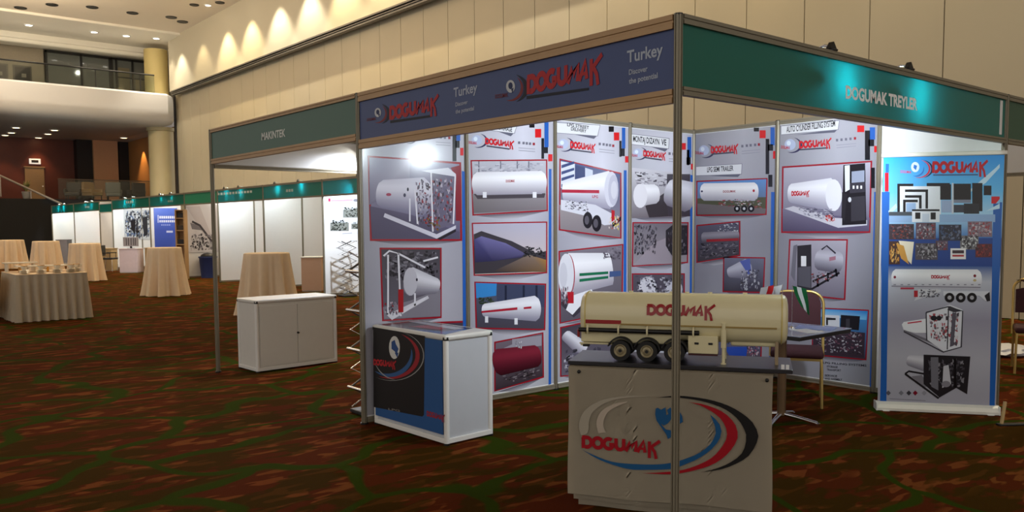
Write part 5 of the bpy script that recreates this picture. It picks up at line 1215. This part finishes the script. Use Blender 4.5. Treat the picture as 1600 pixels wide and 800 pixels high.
# lamps of the row
def row_lamp(yy, label, power, glow):
    return stand_lamp(RX, yy, -PI/2, label, power, 'far-row spotlights', (.80, .89, 1), glow, aim=(-1.4, .7, -1.0))
for yy, lb, p, g in ((12.2, 'far-row spotlight nearest the blue fascia post', 4, .5), (14.86, 'far-row spotlight above the peach counter', .45, 1), (16.1, 'far-row spotlight left of the one above the peach counter', .2, 1), (18.29, 'far-row spotlight above the draped table behind the white counter', .8, 1), (19.24, 'far-row spotlight closest to the slim near post', .3, 1),
                     (23.6, 'far-row spotlight right of the blue poster', .9, .3), (24.6, 'far-row spotlight above the blue poster', .3, .3), (27.58, 'right lamp of the brightest far-row pair', 1, 2.2), (28.57, 'left lamp of the brightest far-row pair', .6, 2.2), (33.11, 'right lamp of the pair left of the pale-framed fascia', .7, 2.2), (34.0, 'left lamp of the pair left of the pale-framed fascia', .8, 2.2), (37.78, 'right lamp of the leftmost far-row pair', .6, 2.2), (38.77, 'left lamp of the leftmost far-row pair', .5, 2.2)):
    row_lamp(yy, lb, ROW_P*p, ROW_G*g)
point_light('stand_lamp', (6.6, 20.8, 2.3), ROW_P*.5, (1, .96, .9), .08)
point_light('stand_lamp', (6.2, 30.9, 2.2), ROW_P*.35, (1, .96, .9), .08)

# sheet of photos and its rack
a = Art((0, 13.694, 0), (1, 0, 0), (0, -1, 0)); u0, v0 = a.q(507.5, 366); u1, v1 = a.q(563, 309); u1 = 6.17; a.slab(5.225, v0, u1, 2.38, .001, (214, 218, 228))
a.rect(513, 310, 516.5, 315, (160, 40, 80), 1); a.line([(517, 314), (551, 312.5)], 1, (200, 130, 150), 1); a.ell(556, 313, 4, 2.4, (120, 120, 130), 1)
for (x0, y0, x1, y1, sd) in ((536, 321, 566, 340, 1), (516, 341, 545, 361, 2), (549, 345, 568, 358, 3)):
    a.rect(x0, y0, x1, y1, (120, 124, 120), 1); a.rect(x0, y0, x1, y0+(y1-y0)*.35, (190, 196, 204), 1.4); a.busy([(x0, y0+2), (x1, y0+2), (x1, y1), (x0, y1)], 26, [(40, 44, 40), (80, 84, 76), (150, 150, 146), (24, 24, 26)], sd, 1.8, .14)
a.line([(535, 365), (550, 364)], .5, (150, 150, 160), 1)
tag(a.build('poster'), 'white sheet with three landscape photos on the far-row side wall', 'poster')
brochure_rack('folding brochure rack under the photo sheet in the far row', 5.53, 13.3, 0, .34, 1.12, 4)
a = Art((0, 25.585, 0), (1, 0, 0), (0, -1, 0)); u0, v1 = a.q(240, 325); u1, v0 = a.q(279, 390); a.slab(u0, .5, u1, v1, .01, (64, 86, 176))
a.uv([(u0, 1.4), (u1, 1.4), (u1, v1), (u0, v1)], [(64, 86, 176), (64, 86, 176), (92, 120, 214), (92, 120, 214)], .4)
for j in range(9): a.rect(249+j*3.2, 337.5, 251.4+j*3.2, 341.5, (226, 230, 244), 1); a.rect(249+j*3.2, 344, 251.4+j*3.2, 347.5, (214, 220, 240), 1)
for j in range(5): a.rect(252+j*3, 350.5, 254+j*3, 352.5, (150, 164, 220), 1)
a.rect(246.5, 336, 247.6, 348, (226, 230, 244), 1); a.rect(260, 360.5, 270, 363.5, (196, 204, 236), 1)
tag(a.build('poster'), 'plain blue poster with two white text lines above the draped cocktail table', 'poster')
a = Art((0, 29.985, 0), (1, 0, 0), (0, -1, 0)); u0, v1 = a.q(193, 327); u1, v0 = a.q(236, 374); a.slab(u0, v0, u1, v1, .006, (190, 194, 200))
a.busy([(194, 328), (236, 328), (236, 373), (194, 373)], 130, [(40, 42, 50), (226, 228, 232), (120, 124, 132), (70, 72, 82), (206, 208, 214), (90, 110, 150)], 71, 1, .11)
a.px([(204, 345), (212, 342), (211, 366), (205, 358)], (30, 30, 36), 2.4); a.px([(222, 340), (230, 338), (231, 366), (225, 370)], (44, 46, 54), 2.4); a.line([(214, 345), (214, 372)], 1, (36, 36, 42), 2.6)
tag(a.build('poster'), 'black and white technical picture on a far-row wall left of the blue poster', 'poster')
a = Art((0, 22.285, 0), (1, 0, 0), (0, -1, 0)); u0 = 5.23; a.slab(u0, .75, 6.15, 2.3, .004, (206, 204, 210))
a.px([(291, 323), (312, 322), (333, 375), (322, 373)], (190, 184, 190), 1); a.line([(300, 346), (312, 352), (333, 380)], 1.6, (60, 56, 62), 1.4); a.px([(297, 348), (312, 352), (316, 360), (300, 358)], (120, 116, 124), 1.2); a.busy([(296, 364), (336, 364), (336, 392), (296, 392)], 46, [(60, 58, 64), (30, 28, 32), (130, 126, 134), (206, 204, 210)], 73, 1.6, .12)
tag(a.build('poster'), 'grey poster with a dark diagonal line above the blue bin', 'poster')
# furniture of the row
PEACH = mat('peach_laminate', (196, 160, 136), .5, noise=.03)
def row_counter(label, x, y, rz, w, d, h, m, topm=None, name='reception_counter'):
    t = thing(name, label, 'counter', (x, y, 0), rz, 'far-row counters')
    bm = new(); add_box(bm, (0, 0, h/2), (w, d, h-.03), bevel=.006); obj('carcass', bm, m, t)
    bm = new(); add_box(bm, (0, 0, h-.012), (w+.03, d+.03, .024), bevel=.006); obj('counter_top', bm, topm or m, t)
    bm = new(); add_box(bm, (0, 0, .012), (w-.02, d-.02, .024)); obj('plinth', bm, WHITE_EDGE, t)
    return t
FRZ = YAW-PI/2
row_counter('peach counter behind the right end of the white two-door counter', 5.75, 15.3, FRZ, .46, .45, .80, PEACH, WHITE_EDGE)
row_counter('small white counter with a pale screen in the far row', 4.9, 26.75, FRZ, .60, .45, .80, mat('lilac_white_laminate', (222, 206, 214), .5))
BEIGEC = mat('beige_laminate', (178, 152, 110), .6)
row_counter('beige counter left of the small white counter', 4.62, 28.7, FRZ, .55, .5, .78, BEIGEC)
row_counter('beige counter right of the small white counter', 5.62, 26.5, FRZ, .55, .5, .82, BEIGEC)
row_counter('narrow grey counter beneath the leftmost bright panel', 4.9, 36.4, FRZ, .46, .4, 1.0, mat('grey_laminate', (120, 116, 120), .5))
t = thing('monitor', 'small grey screen standing on the small white counter', 'monitor', (4.9, 26.75, .801), FRZ)
bm = new(); add_box(bm, (0, 0, .22), (.5, .04, .3), bevel=.008); obj('screen', bm, mat('grey_screen', (150, 146, 150), .4), t)
bm = new(); add_box(bm, (0, 0, .035), (.06, .03, .07)); add_box(bm, (0, 0, .005), (.2, .14, .01)); obj('stand', bm, BLACKPL, t)
bm = new(); [add_box(bm, (x, -.022, .22), (.02, .006, .24)) for x in (-.14, -.07, .02, .1, .16)]; obj('display_pattern', bm, BLACKBOARD, t)
dup(CH, (5.85, 27.2, .0), FRZ, 'burgundy chair behind the beige counter right of the small white counter', 'far-row chairs')
def visitor_chair(label, x, y, rz):
    t = thing('visitor_chair', label, 'chair', (x, y, 0), rz, 'far-row chairs')
    bm = new(); add_box(bm, (0, 0, .45), (.46, .44, .06), bevel=.02); obj('seat', bm, BLACKBOARD, t)
    bm = new(); add_box(bm, (0, .22, .72), (.46, .05, .36), bevel=.02); obj('backrest', bm, BLACKBOARD, t)
    for sx in (-1, 1):
        bm = new(); add_tube(bm, [(.21*sx, -.20, 0), (.21*sx, -.2, .44), (.21*sx, .2, .44), (.21*sx, .22, .9)], .012, 8); add_tube(bm, [(.21*sx, .18, .44), (.21*sx, .25, 0)], .012, 8); obj('side_frame', bm, CHROME, t, 50)
        bm = new(); add_box(bm, (.23*sx, 0, .64), (.04, .34, .03), bevel=.01); add_cyl(bm, (.23*sx, -.14, .46), (.23*sx, -.14, .63), .01, seg=8); obj('armrest', bm, BLACKPL, t)
    return t
VC = visitor_chair('black chair right of the draped table, left of the beige counter', 3.95, 28.1, 2.2)
dup(VC, (4.45, 27.75, 0), .9, 'black chair behind the beige counter, nearest the short pale-framed fascia')
dup(VC, (6.45, 21.9, 0), .9, 'black chair right of the blue bin')
dup(VC, (5.9, 21.6, 0), 2.4, 'black chair beside the near slim post') if False else None
t = thing('bin', 'blue bin on the carpet below the grey poster', 'bin', (5.72, 22.0, 0))
bm = new(); add_lathe(bm, [(.20, 0), (.25, .58), (.27, .6), (.27, .63), (.24, .63), (.19, .02)], seg=24); obj('bin_body', bm, mat('blue_plastic', (44, 62, 120), .5), t, 40)
bm = new(); bmesh.ops.create_icosphere(bm, subdivisions=2, radius=.22, matrix=Matrix.Translation((0, 0, .63)) @ Matrix.Scale(.5, 4, (0, 0, 1))); obj('bin_bag', bm, BLACKPL, t, 60)
t = thing('display_shelf', 'slim wooden display shelf between the blue poster and the grey poster', 'shelf', (4.95, 21.9, 0), FRZ)
WOODL = mat('light_wood', (176, 140, 96), .5, noise=.15, scale=5)
for x in (-.12, .12):
    bm = new(); add_box(bm, (x, 0, 1.0), (.03, .25, 2.0), bevel=.004); obj('side_panel', bm, WOODL, t)
bm = new(); add_box(bm, (0, .12, 1.0), (.22, .01, 1.98)); obj('back_panel', bm, WOODL, t)
for z in (.08, .55, 1.0, 1.4, 1.75, 1.98):
    bm = new(); add_box(bm, (0, 0, z), (.21, .24, .025)); obj('shelf_board', bm, WOODL, t)
for z, c, lb in ((1.4125, (60, 50, 40), 'dark box on the upper shelf of the slim wooden shelf'), (1.7625, (40, 36, 34), 'black box on the top shelf of the slim wooden shelf'), (1.0125, (30, 26, 28), 'black pot on the middle shelf of the slim wooden shelf')):
    tb_ = thing('storage_box', lb, 'box', (4.95, 21.9, z), FRZ)
    bm = new(); add_box(bm, (0, 0, .06), (.16, .16, .12), bevel=.008); obj('box_body', bm, mat('box_%d' % c[0], c, .6), tb_)
    bm = new(); add_box(bm, (0, 0, .125), (.17, .17, .02), bevel=.006); obj('lid', bm, mat('box_%d' % c[0], c, .6), tb_)

# ---- draped cocktail tables in the aisle
def cocktail_table(label, x, y, seed, rt=.35, rb=.47, h=1.06):
    t = thing('cocktail_table', label, 'table', (x, y, 0), 0, 'draped cocktail tables')
    r = random.Random(seed); n1, n2, p1, p2 = r.choice((9, 10, 11)), r.choice((15, 17)), r.uniform(0, 6), r.uniform(0, 6)
    bm = new(); NS = 120
    def fold(t_, z):
        k = max(0, (h-.03-z)/h); return 1+(.16+.84*k)*(.17*math.tanh(2.4*math.sin(n1*t_+p1))+.10*math.sin(n2*t_+p2))
    prof = []
    for i in range(15):
        v = i/14; z = .012+(h-.03)*v; prof.append((rb+(rt-rb)*v**.8, z))
    prof += [(rt-.006, h-.005), (rt-.02, h), (0.0001, h+.001)]
    add_lathe(bm, prof, seg=NS, fold=fold); obj('tablecloth', bm, CLOTH, t, 70)
    bm = new(); add_cyl(bm, (0, 0, h-.03), (0, 0, h-.008), rt-.025, seg=32); obj('table_top', bm, mat('table_wood', (120, 90, 60), .5), t)
    bm = new(); add_cyl(bm, (0, 0, .02), (0, 0, h-.03), .03, seg=12); add_cyl(bm, (0, 0, 0), (0, 0, .02), .22, seg=24); obj('pedestal', bm, BLACKPL, t)
    return t
cocktail_table('beige draped cocktail table in front of the blue poster', 2.75, 16.4, 1, .34, .43)
cocktail_table('beige draped cocktail table behind the right corner of the buffet table', 2.7, 23.2, 2, .40, .46)
cocktail_table('beige draped cocktail table right behind the white two-door counter', 2.75, 11.0, 3, .37, .46)
cocktail_table('beige draped cocktail table before the dark opening at far left', 2.75, 28.6, 4, .39, .46)
cocktail_table('beige draped cocktail table cut by the left frame edge', 2.4, 33.0, 5, .44, .5)

# ---- buffet tables with pleated skirts
def buffet(label, x0, x1, y0, y1, h, hem, m, seed, pleat=.13):
    t = thing('buffet_table', label, 'table', ((x0+x1)/2, (y0+y1)/2, 0), 0, 'skirted buffet tables')
    W_, D_ = (x1-x0)/2, (y1-y0)/2
    per = []
    def walk(a_, b_):
        n = max(2, int((Vector(b_)-Vector(a_)).length/.016))
        for i in range(n): per.append((a_[0]+(b_[0]-a_[0])*i/n, a_[1]+(b_[1]-a_[1])*i/n))
    for a_, b_ in (((-W_, -D_), (W_, -D_)), ((W_, -D_), (W_, D_)), ((W_, D_), (-W_, D_)), ((-W_, D_), (-W_, -D_))): walk(a_, b_)
    bm = new(); rows = []; ds = 0; prev = per[-1]; N_ = len(per); lens = []
    for p in per: ds += (Vector(p)-Vector(prev)).length; prev = p; lens.append(ds)
    for j in range(9):
        v = j/8; z = h-.004-(h-hem)*v; row = []
        for i, p in enumerate(per):
            nrm = Vector((p[0]/W_ if abs(p[0]) > W_-.01 else 0, p[1]/D_ if abs(p[1]) > D_-.01 else 0)); nrm = nrm.normalized() if nrm.length else nrm
            am = v**.6*(.042*math.tanh(3*math.sin(lens[i]*2*PI/pleat))+.012*math.sin(lens[i]*9+seed))+.05*v
            row.append(bm.verts.new((p[0]+nrm.x*am, p[1]+nrm.y*am, z+.01*math.sin(lens[i]*7)*v*(hem > .05))))
        rows.append(row)
    for A_, B_ in zip(rows, rows[1:]):
        for i in range(N_): bm.faces.new((A_[i], A_[(i+1) % N_], B_[(i+1) % N_], B_[i]))
    bmesh.ops.solidify(bm, geom=bm.faces[:], thickness=.003)
    obj('table_skirt', bm, m, t, 70)
    bm = new(); add_box(bm, (0, 0, h-.004), (2*W_+.01, 2*D_+.01, .008), bevel=.003); obj('top_cloth', bm, CLOTH, t)
    bm = new(); add_box(bm, (0, 0, h-.022), (2*W_-.02, 2*D_-.02, .025)); obj('table_top', bm, mat('table_wood', (120, 90, 60)), t)
    for sx in (-1, 1):
        for sy in (-1, 1):
            bm = new(); add_cyl(bm, (sx*(W_-.06), sy*(D_-.06), 0), (sx*(W_-.06), sy*(D_-.06), h-.03), .018, seg=10); obj('leg', bm, BLACKPL, t)
    return t
buffet('skirted buffet table with cups on top at the left', -.72, .30, 12.62, 14.0, .765, .012, CLOTH2, 1)
buffet('side buffet table with a short cloth at the left frame edge', -2.6, -.96, 13.0, 14.4, .765, .20, CLOTH, 2, .3)
def cup_stack(label, x, y, n, sc_=1.):
    t = thing('cup_and_saucer', label, 'cup', (x, y, .7655), 0, 'cups on the buffet table')
    bm = new()
    for k in range(n): add_lathe(bm, [(.03, .0), (.075, .010), (.08, .013), (.03, .006)], (0, 0, k*.012), 20)
    obj('saucer', bm, CHINA, t, 50)
    bm = new(); add_lathe(bm, [(.022, .0), (.032, .01), (.05, .05), (.052, .075), (.048, .075), (.045, .05), (.0, .012)], (0, 0, n*.012), 20); cp = obj('cup', bm, CHINA, t, 50)
    bm = new(); add_tube(bm, [(.046, 0, n*.012+.062), (.078, 0, n*.012+.058), (.076, 0, n*.012+.03), (.04, 0, n*.012+.022)], .006, 8); obj('cup_handle', bm, CHINA, cp, 50)
    bm = new(); add_lathe(bm, [(.0521, .069), (.0535, .072), (.0521, .077)], (0, 0, n*.012), 20); obj('gilt_rim', bm, mat('gilt', (214, 160, 70), .3, .6), cp)
    return t
cl = [('front-left cup on the buffet table, at its left corner', -.58, 12.80), ('second cup from the left along the buffet front', -.34, 12.78), ('middle cup along the buffet front', -.10, 12.80), ('second cup from the right along the buffet front', .10, 12.78), ('cup at the right corner of the buffet table', .22, 12.95)]
for lb, x, y in cl: cup_stack(lb, x, y, 5)
t = thing('serving_riser', 'low white riser behind the buffet cups', 'riser', (-.15, 13.4, .7655))
bm = new(); add_box(bm, (0, 0, .10), (.9, .3, .02), bevel=.006); obj('tray', bm, CHINA, t)
for x in (-.38, 0, .38):
    bm = new(); add_box(bm, (x, 0, .045), (.04, .24, .09), bevel=.006); obj('support', bm, mat('gilt', (214, 160, 70)), t)
t = thing('serving_riser', 'pale serving rack on the buffet behind the left cups', 'riser', (-.48, 13.75, .7655))
bm = new(); add_box(bm, (0, 0, .15), (.5, .25, .02), bevel=.006); obj('tray', bm, CHINA, t)
for x in (-.2, .2):
    bm = new(); add_box(bm, (x, 0, .07), (.03, .2, .14), bevel=.006); obj('support', bm, CHINA, t)
